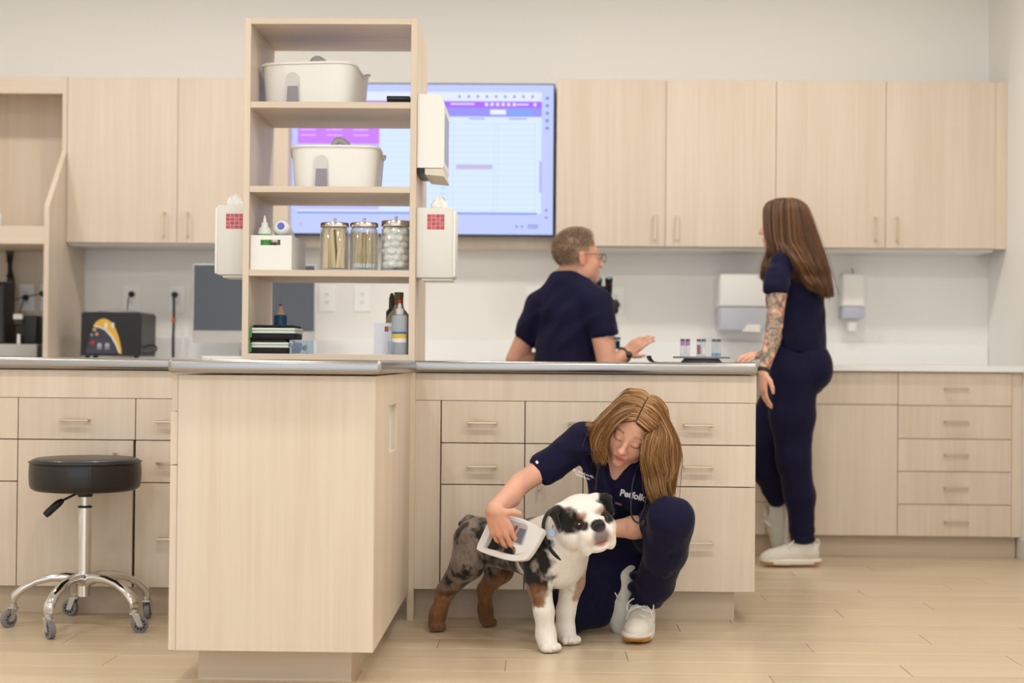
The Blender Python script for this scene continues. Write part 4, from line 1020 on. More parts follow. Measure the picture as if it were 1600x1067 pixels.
# ================================================================== smooth solids for bodies, clothes and shoes
class Solid:
    """distance field on a box grid (spacing may vary along each axis); capsules, ellipsoids and boxes blend into one skin"""
    def __init__(s, lo, hi, step, fine=()):
        s.ax = []
        for i in range(3):
            g = [lo[i]]
            while g[-1] < hi[i]:
                st = step
                for (a, b, c, d) in fine:
                    if a == i and b <= g[-1] <= c: st = min(st, d)
                g.append(g[-1] + st)
            s.ax.append(np.array(g, np.float32))
        s.D = np.full([len(a) for a in s.ax], 0.2, np.float32)
    def _sub(s, lo, hi):
        sl = []
        for i in range(3):
            a = int(np.searchsorted(s.ax[i], lo[i])); b = int(np.searchsorted(s.ax[i], hi[i]))
            a = max(0, a - 1); b = min(len(s.ax[i]), b + 1)
            if b - a < 1: return None, None
            sl.append(slice(a, b))
        X, Y, Z = s.ax[0][sl[0]][:, None, None], s.ax[1][sl[1]][None, :, None], s.ax[2][sl[2]][None, None, :]
        return tuple(sl), (X, Y, Z)
    def _mix(s, sl, d, k, sub):
        D = s.D[sl]
        if sub:
            if k <= 0: s.D[sl] = np.maximum(D, -d); return
            h = np.clip(.5 - .5 * (D + d) / k, 0, 1)
            s.D[sl] = D * (1 - h) + (-d) * h + k * h * (1 - h)
        else:
            if k <= 0: s.D[sl] = np.minimum(D, d); return
            h = np.clip(.5 + .5 * (D - d) / k, 0, 1)
            s.D[sl] = D * (1 - h) + d * h - k * h * (1 - h)
    def cap(s, a, b, ra, rb=None, k=.015, sq=None, sub=False):
        """round cone; sq=(direction, factor): flattened along that direction"""
        a, b = np.array(tuple(a), np.float32), np.array(tuple(b), np.float32); rb = ra if rb is None else rb
        m = max(ra, rb) * (1.0 if sq is None else max(1.0, 1.0)) + k + .02
        sl, g = s._sub(np.minimum(a, b) - m, np.maximum(a, b) + m)
        if sl is None: return
        ab = b - a
        p = [g[i] - a[i] for i in range(3)]
        if sq is not None:
            n = np.array(tuple(sq[0]), np.float32); n /= np.linalg.norm(n); f = sq[1] - 1
            q = p[0] * n[0] + p[1] * n[1] + p[2] * n[2]
            p = [p[i] + f * q * n[i] for i in range(3)]
            ab = ab + f * float(ab @ n) * n
        L2 = float(ab @ ab) + 1e-12
        t = np.clip((p[0] * ab[0] + p[1] * ab[1] + p[2] * ab[2]) / L2, 0, 1)
        d = np.sqrt((p[0] - t * ab[0]) ** 2 + (p[1] - t * ab[1]) ** 2 + (p[2] - t * ab[2]) ** 2) - (ra + (rb - ra) * t)
        s._mix(sl, d, k, sub)
    def chain(s, pts, k=.015, sq=None):
        for (a, ra), (b, rb) in zip(pts, pts[1:]): s.cap(a, b, ra, rb, k, sq)
    def ell(s, c, r, R=None, k=.015, sub=False):
        """ellipsoid; R: 3x3 whose columns are its axes"""
        c = np.array(tuple(c), np.float32); r = np.array(tuple(r), np.float32)
        m = float(r.max()) + k + .015
        sl, g = s._sub(c - m, c + m)
        if sl is None: return
        p = [g[i] - c[i] for i in range(3)]
        if R is not None:
            R = np.array(R, np.float32); p = [p[0] * R[0][j] + p[1] * R[1][j] + p[2] * R[2][j] for j in range(3)]
        k0 = np.sqrt(sum((p[j] / r[j]) ** 2 for j in range(3))); k1 = np.sqrt(sum((p[j] / (r[j] * r[j])) ** 2 for j in range(3))) + 1e-9
        s._mix(sl, k0 * (k0 - 1) / k1, k, sub)
    def box(s, c, h, R=None, rnd=.01, k=.01, sub=False):
        c = np.array(tuple(c), np.float32); h = np.array(tuple(h), np.float32); m = float(np.linalg.norm(h)) + k + .02
        sl, g = s._sub(c - m, c + m)
        if sl is None: return
        p = [g[i] - c[i] for i in range(3)]
        if R is not None:
            R = np.array(R, np.float32); p = [p[0] * R[0][j] + p[1] * R[1][j] + p[2] * R[2][j] for j in range(3)]
        q = [np.abs(p[j]) - (h[j] - rnd) for j in range(3)]
        d = np.sqrt(sum(np.maximum(v, 0) ** 2 for v in q)) + np.minimum(np.maximum(np.maximum(q[0], q[1]), q[2]), 0) - rnd
        s._mix(sl, d, k, sub)
    def surface(s, smooth=1):
        """surface nets -> (verts, quads)"""
        D = s.D; nx, ny, nz = D.shape
        ins = D < 0
        S = np.zeros((nx - 1, ny - 1, nz - 1), np.uint8)
        for i in (0, 1):
            for j in (0, 1):
                for k in (0, 1): S += ins[i:nx - 1 + i, j:ny - 1 + j, k:nz - 1 + k]
        act = np.argwhere((S > 0) & (S < 8))
        vid = np.full(S.shape, -1, np.int32); vid[act[:, 0], act[:, 1], act[:, 2]] = np.arange(len(act))
        C = np.array([(i, j, k) for i in (0, 1) for j in (0, 1) for k in (0, 1)])
        dv = np.stack([D[act[:, 0] + c[0], act[:, 1] + c[1], act[:, 2] + c[2]] for c in C], 1)
        acc = np.zeros((len(act), 3)); cnt = np.zeros(len(act))
        for a in range(8):
            for b in range(a + 1, 8):
                if np.abs(C[a] - C[b]).sum() != 1: continue
                da, db = dv[:, a], dv[:, b]; m = (da < 0) != (db < 0)
                t = np.where(m, da / np.where(m, da - db, 1), 0)
                acc += np.where(m[:, None], C[a] + t[:, None] * (C[b] - C[a]), 0); cnt += m
        f = act + acc / cnt[:, None]
        V = np.stack([np.interp(f[:, i], np.arange(len(s.ax[i])), s.ax[i]) for i in range(3)], 1)
        Fs = []
        for ax in range(3):
            o1, o2 = [(1, 2), (2, 0), (0, 1)][ax]
            A = [slice(None)] * 3; B = [slice(None)] * 3; A[ax] = slice(0, -1); B[ax] = slice(1, None)
            e = np.argwhere(ins[tuple(A)] != ins[tuple(B)])
            e = e[(e[:, o1] > 0) & (e[:, o2] > 0) & (e[:, o1] < D.shape[o1] - 1) & (e[:, o2] < D.shape[o2] - 1)]
            def cell(d1, d2):
                q = e.copy(); q[:, o1] += d1; q[:, o2] += d2; return vid[q[:, 0], q[:, 1], q[:, 2]]
            quad = np.stack([cell(-1, -1), cell(0, -1), cell(0, 0), cell(-1, 0)], 1)
            flip = ~ins[e[:, 0], e[:, 1], e[:, 2]]
            quad[flip] = quad[flip][:, ::-1]; Fs.append(quad)
        Q = np.vstack(Fs); Q = Q[(Q >= 0).all(1)]
        for _ in range(smooth):
            sm = np.zeros_like(V); n = np.zeros(len(V))
            for i in range(4):
                a, b = Q[:, i], Q[:, (i + 1) % 4]
                for q_ in range(3): sm[:, q_] += np.bincount(a, V[b, q_], len(V)) + np.bincount(b, V[a, q_], len(V))
                n += np.bincount(a, minlength=len(V)) + np.bincount(b, minlength=len(V))
            V = V * .5 + .5 * sm / np.maximum(n, 1)[:, None]
        return V, Q
def mesh_np(name, V, Q, m, parent=None, col=None, smooth=True):
    """mesh object from world-space arrays; col: per-vertex linear colour"""
    off = np.array(wloc(parent)) if parent is not None else np.zeros(3)
    me = bpy.data.meshes.new(name); k = Q.shape[1]
    me.vertices.add(len(V)); me.vertices.foreach_set('co', (V - off).astype(np.float32).ravel())
    me.loops.add(Q.size); me.loops.foreach_set('vertex_index', Q.astype(np.int32).ravel())
    me.polygons.add(len(Q)); me.polygons.foreach_set('loop_start', np.arange(0, Q.size, k, dtype=np.int32)); me.polygons.foreach_set('loop_total', np.full(len(Q), k, np.int32))
    me.polygons.foreach_set('use_smooth', np.full(len(Q), smooth))
    me.update(calc_edges=True)
    if col is not None:
        at = me.color_attributes.new('Col', 'FLOAT_COLOR', 'POINT')
        c4 = np.ones((len(V), 4), np.float32); c4[:, :3] = col; at.data.foreach_set('color', c4.ravel())
    return link(name, me, m, parent)
def LN(*rgb): return np.array(lin(rgb))
def paint(C, mask, rgb):
    """lay a colour over the vertices by a 0..1 mask"""
    m = np.clip(mask, 0, 1)[:, None]; C[:] = C * (1 - m) + np.array(lin(rgb)) * m
def soft(d, w): return np.clip(.5 - d / w, 0, 1)     # 1 inside, 0 outside a distance
_nt = np.random.default_rng(3).random((32, 32, 32)).astype(np.float32)
def vnoise(p, f):
    q = p * f; i = np.floor(q).astype(int); u = q - i; u = u * u * (3 - 2 * u); out = 0
    for a in (0, 1):
        for b in (0, 1):
            for c in (0, 1):
                wgt = (u[:, 0] if a else 1 - u[:, 0]) * (u[:, 1] if b else 1 - u[:, 1]) * (u[:, 2] if c else 1 - u[:, 2])
                out = out + wgt * _nt[(i[:, 0] + a) % 32, (i[:, 1] + b) % 32, (i[:, 2] + c) % 32]
    return out
def fbm(p, f, o=3):
    return sum(vnoise(p + 13.7 * k, f * 2 ** k) * .5 ** k for k in range(o)) / sum(.5 ** k for k in range(o))
class Frame:
    """local axes: x to the figure's left, y forward, z up"""
    def __init__(s, o, fwd, up, scale=1.0):
        s.o = np.array(tuple(o), float); u = Vector(up).normalized(); f = Vector(fwd); f = (f - f.dot(u) * u).normalized()
        x = f.cross(u).normalized()          # to the figure's right
        s.R = np.array([tuple(x), tuple(f), tuple(u)]).T; s.k = scale
    def __call__(s, x, y, z): return s.o + s.R @ (np.array((x, y, z), float) * s.k)
    def many(s, P_): return s.o + (np.asarray(P_, float) * s.k) @ s.R.T
    def loc(s, V): return ((V - s.o) @ s.R) / s.k
SKIN = vcol_mat('skin', rough=.5, sub=.12, spec=.35, bump=.03, bscale=500)
def human_head(S, F, sex='f', open_eye=False):
    """head in frame F (origin at eye level in the middle of the skull)"""
    R, k = F.R, F.k
    w = 1.0 if sex == 'f' else 1.05
    def E(c, r, kk=.012, sub=False): S.ell(F(*c), np.array(r) * k, R, kk * k, sub)
    def Cc(a, b, ra, rb, kk=.01, sub=False, sq=None): S.cap(F(*a), F(*b), ra * k, rb * k, kk * k, (R[:, sq[0]], sq[1]) if sq else None, sub)
    E((0, -.014, .036), (.073 * w, .094, .078), .02)
    E((0, .020, -.022), (.061 * w, .066, .082), .02)
    E((0, .034, -.070), (.047 * w, .046, .036), .02)
    E((0, .068, -.097), (.020 * w, .016, .016), .018)
    for sx in (-1, 1):
        E((sx * .038, .052, -.034), (.024, .024, .026), .02)
        E((sx * .046 * w, .012, -.066), (.016, .032, .024), .02)
    Cc((-.036, .068, .018), (.036, .068, .018), .014, .014, .014)
    for sx in (-1, 1):
        E((sx * .031, .094, -.001), (.017, .014, .0105), .010, True)
        E((sx * .031, .0725, -.001), (.0150, .0140, .0125), .003)
    Cc((0, .080, .008), (0, .098, -.030), .0085, .0105, .010)
    E((0, .1035, -.034), (.0115, .0115, .0100), .007)
    for sx in (-1, 1): E((sx * .0125, .0935, -.0375), (.0075, .0095, .0072), .005)
    Cc((-.020, .079, -.0635), (.020, .079, -.0635), .0062, .0062, .008); Cc((-.006, .0855, -.0632), (.006, .0855, -.0632), .0060, .0060, .006)
    Cc((-.016, .080, -.0740), (.016, .080, -.0740), .0072, .0072, .007)
    Cc((-.021, .0905, -.0682), (.021, .0905, -.0682), .0016, .0016, .003, True)
    for sx in (-1, 1):
        E((sx * .0745 * w, -.008, -.012), (.007, .019, .030), .006)
        E((sx * .0815 * w, -.004, -.008), (.004, .011, .019), .004, True)
def face_paint(C, L, lip=(204, 122, 112), brow=(120, 84, 56), lids=True, blush=.35, skin_mask=None):
    x, y, z = L[:, 0], L[:, 1], L[:, 2]; ax = np.abs(x); front = y > .03
    paint(C, front * .55 * blush * np.exp(-(((ax - .04) / .018) ** 2 + ((z + .034) / .018) ** 2)), (222, 130, 112))
    paint(C, front * .5 * blush * np.exp(-((ax / .012) ** 2 + ((z + .034) / .012) ** 2)), (226, 140, 120))
    lipm = soft(np.maximum(np.abs(z + .0688) - .0105 * np.clip(1 - (ax / .0235) ** 2, 0, 1), ax - .0235), .004) * (y > .06)
    paint(C, lipm, lip)
    paint(C, soft(np.abs(z + .0684) - .0012, .0022) * soft(ax - .0205, .003) * (y > .06), (136, 70, 64))
    bz = .0215 + .005 * np.clip(1 - ((ax - .036) / .02) ** 2, -1, 1)
    paint(C, .85 * soft(np.abs(z - bz) - .0032, .004) * soft(np.abs(ax - .033) - .0165, .006) * (y > .04), brow)
    # lash line of a lowered lid
    lz = -.0085 - .0035 * np.clip(1 - ((ax - .031) / .0145) ** 2, 0, 1)
    paint(C, .92 * soft(np.abs(z - lz) - .0016, .0022) * soft(np.abs(ax - .031) - .0150, .003) * (y > .05), (58, 38, 30))
    paint(C, .4 * soft(np.abs(z - .0085) - .0009, .002) * soft(np.abs(ax - .031) - .0135, .003) * (y > .05), (150, 100, 84))
    paint(C, .9 * soft(np.hypot(ax - .0068, z + .0425) - .0030, .002) * (y > .085), (110, 52, 44))
def strand_mesh(name, curves, radii, cols, m, parent, sides=3):
    """many thin tubes as one hair mesh; curves (n, k, 3), radii (n, k), cols (n, 3)"""
    cv = np.asarray(curves, float); n, k, _ = cv.shape
    T = np.gradient(cv, axis=1); T /= np.linalg.norm(T, axis=2, keepdims=True) + 1e-9
    ref = np.zeros_like(T); ref[..., 0] = .31; ref[..., 1] = .87; ref[..., 2] = .39
    A = np.cross(T, ref); A /= np.linalg.norm(A, axis=2, keepdims=True) + 1e-9; B = np.cross(T, A)
    V = np.empty((n, k, sides, 3))
    for s_ in range(sides):
        a = 2 * math.pi * s_ / sides; V[:, :, s_] = cv + radii[..., None] * (math.cos(a) * A + math.sin(a) * B)
    idx = np.arange(n * k * sides).reshape(n, k, sides)
    q = []
    for s_ in range(sides):
        t_ = (s_ + 1) % sides
        q.append(np.stack([idx[:, :-1, s_], idx[:, :-1, t_], idx[:, 1:, t_], idx[:, 1:, s_]], -1).reshape(-1, 4))
    col = np.repeat(np.asarray(cols)[:, None, :], k * sides, 1).reshape(-1, 3)
    return mesh_np(name, V.reshape(-1, 3), np.vstack(q), m, parent, col)
def hair_sheet(guides, n, k, jit, r0, palette, seed=1, wave=0.0, wlen=.06, depth=0.0, root_dark=.75, clump=10):
    """strands filling the sheet between neighbouring guide curves (each a list of 3-D points)"""
    g = np.random.default_rng(seed); G = np.stack([spline(c, k) for c in guides])     # (m, k, 3)
    u = g.random(n) * (len(guides) - 1 - 1e-6); i = u.astype(int); f = (u - i)[:, None, None]
    cv = G[i] * (1 - f) + G[i + 1] * f
    t = np.linspace(0, 1, k)[None, :, None]
    ncl = max(1, n // clump); cl = (u / (len(guides) - 1) * ncl).astype(int)
    off_c = g.normal(0, jit * .7, (ncl + 1, 1, 3))[cl]; off = g.normal(0, jit * .45, (n, 1, 3))
    cv = cv + (off_c + off) * (.06 + 1.1 * t)
    fly = (g.random(n) < .06)[:, None, None]; cv = cv + fly * g.normal(0, jit * 1.6, (n, 1, 3)) * t ** 1.5
    if wave:
        ph = g.random((ncl + 1, 1))[cl] * .55 + g.random((n, 1)) * .15 + (u / len(guides) * 1.2)[:, None]; s_ = np.concatenate([np.zeros((n, 1)), np.cumsum(np.linalg.norm(np.diff(cv, axis=1), axis=2), 1)], 1)
        wv = wave * np.clip((t[..., 0] - .38) * 2.0, 0, 1) * np.sin(s_ / wlen * 2 * math.pi + ph * 3)
        dirs = G[1:].mean(0) - G[:-1].mean(0); dirs /= np.linalg.norm(dirs, axis=1, keepdims=True) + 1e-9
        cv = cv + wv[..., None] * dirs[None]
    if depth:
        mean = cv.mean(0, keepdims=True)
    rad = r0 * (1.0 - .55 * np.linspace(0, 1, k)[None, :] ** 2) * (.7 + .6 * g.random((n, 1)))
    pal = np.array([lin(c) for c in palette]); w_ = g.random((ncl + 1, 1))[cl] * .40 + g.random((n, 1)) * .60
    pi = np.clip(w_ * (len(pal) - 1), 0, len(pal) - 1 - 1e-6); a = pi.astype(int)[:, 0]; ff = pi - pi.astype(int)
    return cv, rad, pal[a] * (1 - ff) + pal[a + 1] * ff
HAIR = vcol_mat('hair', rough=.42, spec=.5)
def make_hair(name, sheets, parent, label=None):
    return strand_mesh(name, np.concatenate([s_[0] for s_ in sheets]), np.concatenate([s_[1] for s_ in sheets]), np.concatenate([s_[2] for s_ in sheets]), HAIR, parent)
def hand(S, F, curls, spread=1.0, thumb=None, side=1, k=1.0, splay=(.12, .03, -.05, -.14)):
    """hand in frame F (origin at the wrist; y along the fingers, x to the thumb side when side=1, z the back of the hand)"""
    def pt(x, y, z): return F(side * x * k, y * k, z * k)
    nrm = F.R[:, 2]
    for (a, b, ra, rb) in (((.020, .006, 0), (.030, .078, .0), .016, .0125), ((.006, .004, .002), (.010, .085, .002), .017, .0125), ((-.008, .004, .001), (-.011, .080, .001), .016, .012), ((-.018, .006, -.002), (-.029, .070, -.003), .014, .011)):
        S.cap(pt(*a), pt(*b), ra * k, rb * k, .008 * k, (nrm, 1.15))
    bases = [(.030, .080, 0), (.010, .087, .002), (-.011, .082, .001), (-.029, .071, -.003)]
    lens = [(.040, .024, .020), (.045, .028, .021), (.041, .026, .020), (.031, .019, .018)]
    for i in range(4):
        p = np.array(bases[i]); ang = 0.0; r_ = (.0092, .0096, .0092, .0080)[i]
        for j in range(3):
            ang += curls[i][j]; d = np.array((math.sin(splay[i] * spread) * math.cos(ang), math.cos(splay[i] * spread) * math.cos(ang), -math.sin(ang)))
            q = p + d * lens[i][j]; S.cap(pt(*p), pt(*q), r_ * k, (r_ - .0006 - .0004 * j) * k, .0035 * k); p = q; r_ -= .0007
    th = thumb or [(.022, .012, -.004), (.048, .040, -.016), (.060, .070, -.022), (.062, .094, -.026)]
    for (a, b, ra, rb) in zip(th, th[1:], (.0155, .0118, .0104), (.0118, .0104, .0086)): S.cap(pt(*a), pt(*b), ra * k, rb * k, .006 * k)
def shoe_mesh():
    """white trainer, toe along +y, sole on z=0; returns upper, sole, (laces) arrays in local space"""
    S = Solid((-.07, -.15, -.01), (.07, .17, .14), .0045)
    S.chain([((0, -.095, .055), .036), ((0, -.02, .052), .038), ((0, .06, .040), .041), ((.004, .105, .034), .037), ((.006, .128, .030), .030)], .03)
    S.cap((0, -.085, .07), (0, -.055, .098), .036, .037, .03); S.cap((0, -.05, .075), (0, .03, .066), .034, .032, .03)
    S.cap((0, -.055, .095), (0, -.06, .16), .029, .031, .006, sub=True)
    S.cap((0, -.112, .05), (0, -.118, .098), .018, .014, .02)
    S.box((0, 0, -.06), (.2, .3, .082), None, .002, .002, sub=True)
    U = S.surface(1)
    S = Solid((-.08, -.16, -.01), (.08, .18, .06), .0045)
    S.chain([((0, -.105, .03), .043), ((0, -.02, .03), .040), ((.002, .05, .03), .046), ((.006, .10, .03), .042), ((.008, .125, .034), .034)], .03)
    S.box((0, 0, -.097), (.3, .3, .10), None, .001, .002, sub=True); S.box((0, 0, .16), (.3, .3, .125), None, .001, .004, sub=True)
    S.box((0, .19, -.015), (.2, .06, .012), np.array([(1, 0, 0), (0, .966, -.26), (0, .26, .966)]).T, .001, .004, sub=True)
    return U, S.surface(1)
SHOE_U, SHOE_S = shoe_mesh()
SHOEM = mat('trainer_knit', (226, 221, 209), .7, bump=.25, bscale=420); SOLEM = vcol_mat('trainer_sole', rough=.6)
def shoe(parent, o, fwd, up=(0, 0, 1), scale=1.0, mirror=False):
    """one trainer on a person's foot: upper with sole, laces, heel tab"""
    F = Frame(o, fwd, up, scale)
    mir = np.array((-1, 1, 1)) if mirror else np.array((1, 1, 1))
    def tr(V, Q): return F.many(V * mir), (Q[:, ::-1] if mirror else Q)
    # Frame is (right, forward, up): right-handed, so no flip otherwise
    V, Q = tr(*SHOE_U); u = mesh_np('shoe', V, Q, SHOEM, parent)
    V0, Q0 = SHOE_S; C = np.tile(LN(238, 234, 226), (len(V0), 1)); paint(C, soft(V0[:, 2] - .0085 - .012 * (np.abs(V0[:, 1]) > .10), .004), (196, 144, 74))
    V, Q = tr(V0, Q0); mesh_np('sole', V, Q, SOLEM, u, C)
    bm = bmesh.new(); off = Vector(wloc(u))
    for i in range(5):
        y = -.008 + i * .021; zt = (.1075, .1035, .0985, .0895, .0835)[i]; hw = .026 - i * .001
        pts = F.many(np.array([(sx, y + .006 * (1 if sx * (1 if i % 2 else -1) > 0 else -1), zt - 13.0 * sx * sx + .001) for sx in np.linspace(-hw, hw, 7)]))
        add_tube(bm, pts, .0036 * scale, 6)
    for sx in (-1, 1):
        pts = spline([F(sx * .004, -.012, .112), F(sx * .024, -.006, .128), F(sx * .044, .012, .110), F(sx * .038, .028, .088), F(sx * .016, .012, .104), F(sx * .004, -.008, .112)], 22); add_tube(bm, pts, .0024 * scale, 6)
        pts = spline([F(sx * .004, -.012, .112), F(sx * .030, .018, .100), F(sx * .046, .035, .062)], 12); add_tube(bm, pts, .0022 * scale, 6)
    bmesh.ops.translate(bm, verts=bm.verts, vec=-off)
    bm_obj('lace', bm, mat('lace_white', (242, 240, 234), .7), u, True, world=False)
    bm = bmesh.new(); add_tube(bm, spline([F(-.010, -.128, .085), F(0, -.136, .112), F(0, -.128, .128), F(.006, -.118, .115)], 10), .005 * scale, 6); bmesh.ops.translate(bm, verts=bm.verts, vec=-off)
    bm_obj('heel_tab', bm, mat('heel_tab', (226, 220, 208), .7), u, True, world=False)
    return u
SCRUB = mat('navy_scrub_cloth', (21, 20, 50), .8, bump=.2, bscale=30, sheen=.08, spec=.2)
def wrinkle(V, Q, amp=.007, f=9.0, dirn=None, seed=0.0):
    """cloth folds: push the skin in and out along its normals by ridged noise"""
    e1 = V[Q[:, 2]] - V[Q[:, 0]]; e2 = V[Q[:, 3]] - V[Q[:, 1]]; fnrm = np.cross(e1, e2); N_ = np.zeros_like(V)
    for i in range(4):
        for q_ in range(3): N_[:, q_] += np.bincount(Q[:, i], fnrm[:, q_], len(V))
    N_ /= np.linalg.norm(N_, axis=1, keepdims=True) + 1e-9
    W = V + .05 * (np.stack([fbm(V + seed + 2.0 * i, 7, 2) for i in range(3)], 1) - .5)
    if dirn is not None:
        d = np.array(dirn, float); d /= np.linalg.norm(d); W = W - .65 * (W @ d)[:, None] * d
    n = fbm(W + seed, f, 2); r_ = 1 - np.abs(2 * n - 1) * 2.2; r_ = np.clip(r_, -.3, 1)
    return V + N_ * (amp * (r_ - .35))[:, None]
# ================================================================== bulldog
def nv(v): return np.array(tuple(v), float)
def push_out(cv, F, c, r):
    """keep strands outside the skull"""
    sh = cv.shape; L = F.loc(cv.reshape(-1, 3)) - np.array(c); q = np.sqrt(((L / np.array(r)) ** 2).sum(1)); m = q < 1
    L[m] /= np.maximum(q[m], .05)[:, None]
    return F.many(L + np.array(c)).reshape(sh)
dog = thing('bulldog', 'merle and white bulldog standing on the plank floor', 'dog', (P(800, 960, 5.3).x, 5.28, 0))
S = Solid((-.46, 4.84, -.005), (.26, 5.66, .56), .0065, [(0, .02, .24, .004), (1, 4.86, 5.12, .005), (2, .30, .54, .0045)])
def floorpt(px, Y, z): 
    X = P(px, 980, Y).x; return np.array((X, Y, z))
rear, mid, chest = P(752, 846, 5.42), P(797, 850, 5.31), P(852, 860, 5.19)
S.chain([(rear, .084), (mid, .080), (chest, .105)], .03)
S.ell(P(872, 872, 5.155), (.088, .085, .10), None, .03)
S.ell(P(842, 846, 5.21), (.085, .08, .075), None, .03)
HD = Frame(P(911, 813, 5.06), (.42, -.90, -.12), (-.20, -.10, .97), 1.0)
S.cap(P(866, 842, 5.18), P(895, 820, 5.10), .080, .076, .03)
S.cap(P(880, 856, 5.12), P(905, 832, 5.08), .070, .062, .03)
R = HD.R
def E(c, r, k=.012, sub=False): S.ell(HD(*c), r, R, k, sub)
E((0, -.012, .018), (.082, .078, .066), .02)
for s in (-1, 1):
    E((s * .052, .022, -.032), (.044, .052, .048), .02)
    E((s * .034, .056, .034), (.026, .024, .020), .014)
    E((s * .030, .086, -.034), (.032, .034, .036), .012)
    E((s * .043, .076, -.062), (.021, .030, .036), .012)
    E((s * .046, .076, .006), (.016, .014, .013), .006, True)
    E((s * .045, .064, .006), (.0135, .0135, .0135), .002)
    # folded ear
    S.cap(HD(s * .062, -.012, .062), HD(s * .096, .000, .050), .022, .020, .010, (HD(s * .05, 0, 1) - HD(0, 0, 0), 1.8))
    S.cap(HD(s * .096, .000, .048), HD(s * .094, .024, .004), .021, .013, .008, (HD(s * 1, -.25, .2) - HD(0, 0, 0), 2.2))
E((0, .094, -.028), (.030, .030, .030), .014)
E((0, .070, .000), (.036, .032, .020), .014)
S.cap(HD(-.024, .096, .010), HD(.024, .096, .010), .010, .010, .010)
E((0, .119, -.004), (.021, .011, .0145), .004)
E((0, .072, -.078), (.036, .040, .018), .010)
S.cap(HD(-.018, .112, -.062), HD(.018, .112, -.062), .005, .005, .004, None, True)
S.cap(HD(0, .128, -.018), HD(0, .126, -.052), .0022, .0022, .003, None, True)
for s in (-1, 1): S.cap(HD(s * .009, .132, -.005), HD(s * .010, .126, -.006), .0035, .0035, .002, None, True)
# legs
fr = [P(842, 858, 5.12), P(841, 905, 5.095), P(850, 955, 5.075), floorpt(853, 5.08, .05), floorpt(856, 5.06, .024)]
S.chain([(fr[0], .062), (fr[1], .043), (fr[2], .031), (fr[3], .031), (fr[4], .031)], .018)
fl_ = [P(893, 868, 5.18), P(894, 908, 5.20), P(884, 955, 5.215), floorpt(883, 5.22, .05), floorpt(887, 5.20, .024)]
S.chain([(fl_[0], .058), (fl_[1], .040), (fl_[2], .030), (fl_[3], .030), (fl_[4], .030)], .018)
hr = [P(742, 848, 5.38), P(731, 880, 5.35), P(696, 924, 5.42), floorpt(684, 5.43, .055), floorpt(681, 5.415, .024)]
S.chain([(hr[0], .078), (hr[1], .056), (hr[2], .030), (hr[3], .027), (hr[4], .027)], .02)
hl = [P(772, 862, 5.48), P(781, 890, 5.46), P(758, 921, 5.54), floorpt(758, 5.545, .055), floorpt(760, 5.53, .024)]
S.chain([(hl[0], .062), (hl[1], .046), (hl[2], .026), (hl[3], .025), (hl[4], .026)], .02)
toe_d = np.array((.45, -.89, 0))
for c, n_ in ((fr[4], 1.0), (fl_[4], 1.0), (hr[4], .85), (hl[4], .85)):
    sd = np.array((toe_d[1], -toe_d[0], 0)) * -1
    for i in range(4):
        o_ = nv(c) + toe_d * (.026 + (.006 if i in (1, 2) else 0)) * n_ + sd * (i - 1.5) * .016 * n_
        o_[2] = .016; S.ell(o_, (.0125 * n_, .0165 * n_, .0145), None, .004)
S.chain([(P(747, 820, 5.45), .026), (P(733, 814, 5.465), .020), (P(721, 819, 5.475), .013)], .015)
S.box((0, 5.2, -.05), (1, 1, .0508), None, .0005, .001, sub=True)
V, Q = S.surface(1)
C = np.tile(LN(238, 232, 224), (len(V), 1))
ax_ = nv(chest) - nv(rear); t = ((V - nv(rear)) @ ax_) / (ax_ @ ax_)
fine = fbm(V, 38, 3); bign = fbm(V + 3.1, 13, 2); hairn = fbm(V * np.array((1, 1, .35)), 190, 2)
merle = np.tile(LN(128, 116, 106), (len(V), 1)) * (.55 + .9 * hairn[:, None])
blk = np.clip((bign * .6 + fine * .5 - .525) * 14, 0, 1)[:, None]
blk = np.maximum(blk, np.clip((V[:, 2:3] - .375 + .08 * (fine[:, None] - .5)) * 20, 0, 1) * np.clip((.62 - t[:, None]) * 6, 0, 1) * .9)
merle = merle * (1 - blk) + LN(26, 23, 22) * blk
tan = np.tile(LN(146, 100, 62), (len(V), 1)) * (.6 + .8 * hairn[:, None])
L = HD.loc(V)
inhead = (np.linalg.norm((L - np.array((0, .03, -.01))) / np.array((1, 1, 1)), axis=1) < .122) & (L[:, 1] > -.05)
edge = .88 + 2.2 * np.clip(V[:, 2] - .385, 0, .12) + .12 * (bign - .5) + .05 * (fine - .5)
body_m = np.clip((edge - t) * 14, 0, 1)
# the white of the chest climbs to the shoulder; the near upper arm stays dark
dleg = np.linalg.norm(V - nv(P(846, 890, 5.08)), axis=1)
arm = (V[:, 1] < 5.145) * (V[:, 2] > .145 + .03 * (fine - .5)) * (V[:, 2] < .36) * np.clip((.040 + .05 * (bign - .5) + .04 * (fine - .5) - (V[:, 0] - P(840, 890, 5.09).x)) * 60, 0, 1)
far_arm = (V[:, 1] > 5.15) * (V[:, 1] < 5.3) * (t > .5) * np.clip((V[:, 0] - P(893, 900, 5.2).x + .005 + .05 * (fine - .5)) * 60, 0, 1) * np.clip((V[:, 2] - .135 + .05 * (fine - .5)) * 50, 0, 1) * np.clip((.27 - V[:, 2]) * 20, 0, 1)
notfore = 1 - ((V[:, 2] < .145) & (t > .55)).astype(float)
m_ = np.clip(body_m * notfore, 0, 1) * (~inhead)
C = C * (1 - m_[:, None]) + merle * m_[:, None]
m_ = arm * (~inhead); C = C * (1 - m_[:, None]) + merle * m_[:, None]
m_ = arm * np.clip((.215 - V[:, 2] + .05 * (fine - .5)) * 40, 0, 1) * .7; C = C * (1 - m_[:, None]) + tan * m_[:, None]
m_ = far_arm * .8; C = C * (1 - m_[:, None]) + tan * m_[:, None]
hindl = (t < .42) & (V[:, 2] < .30)
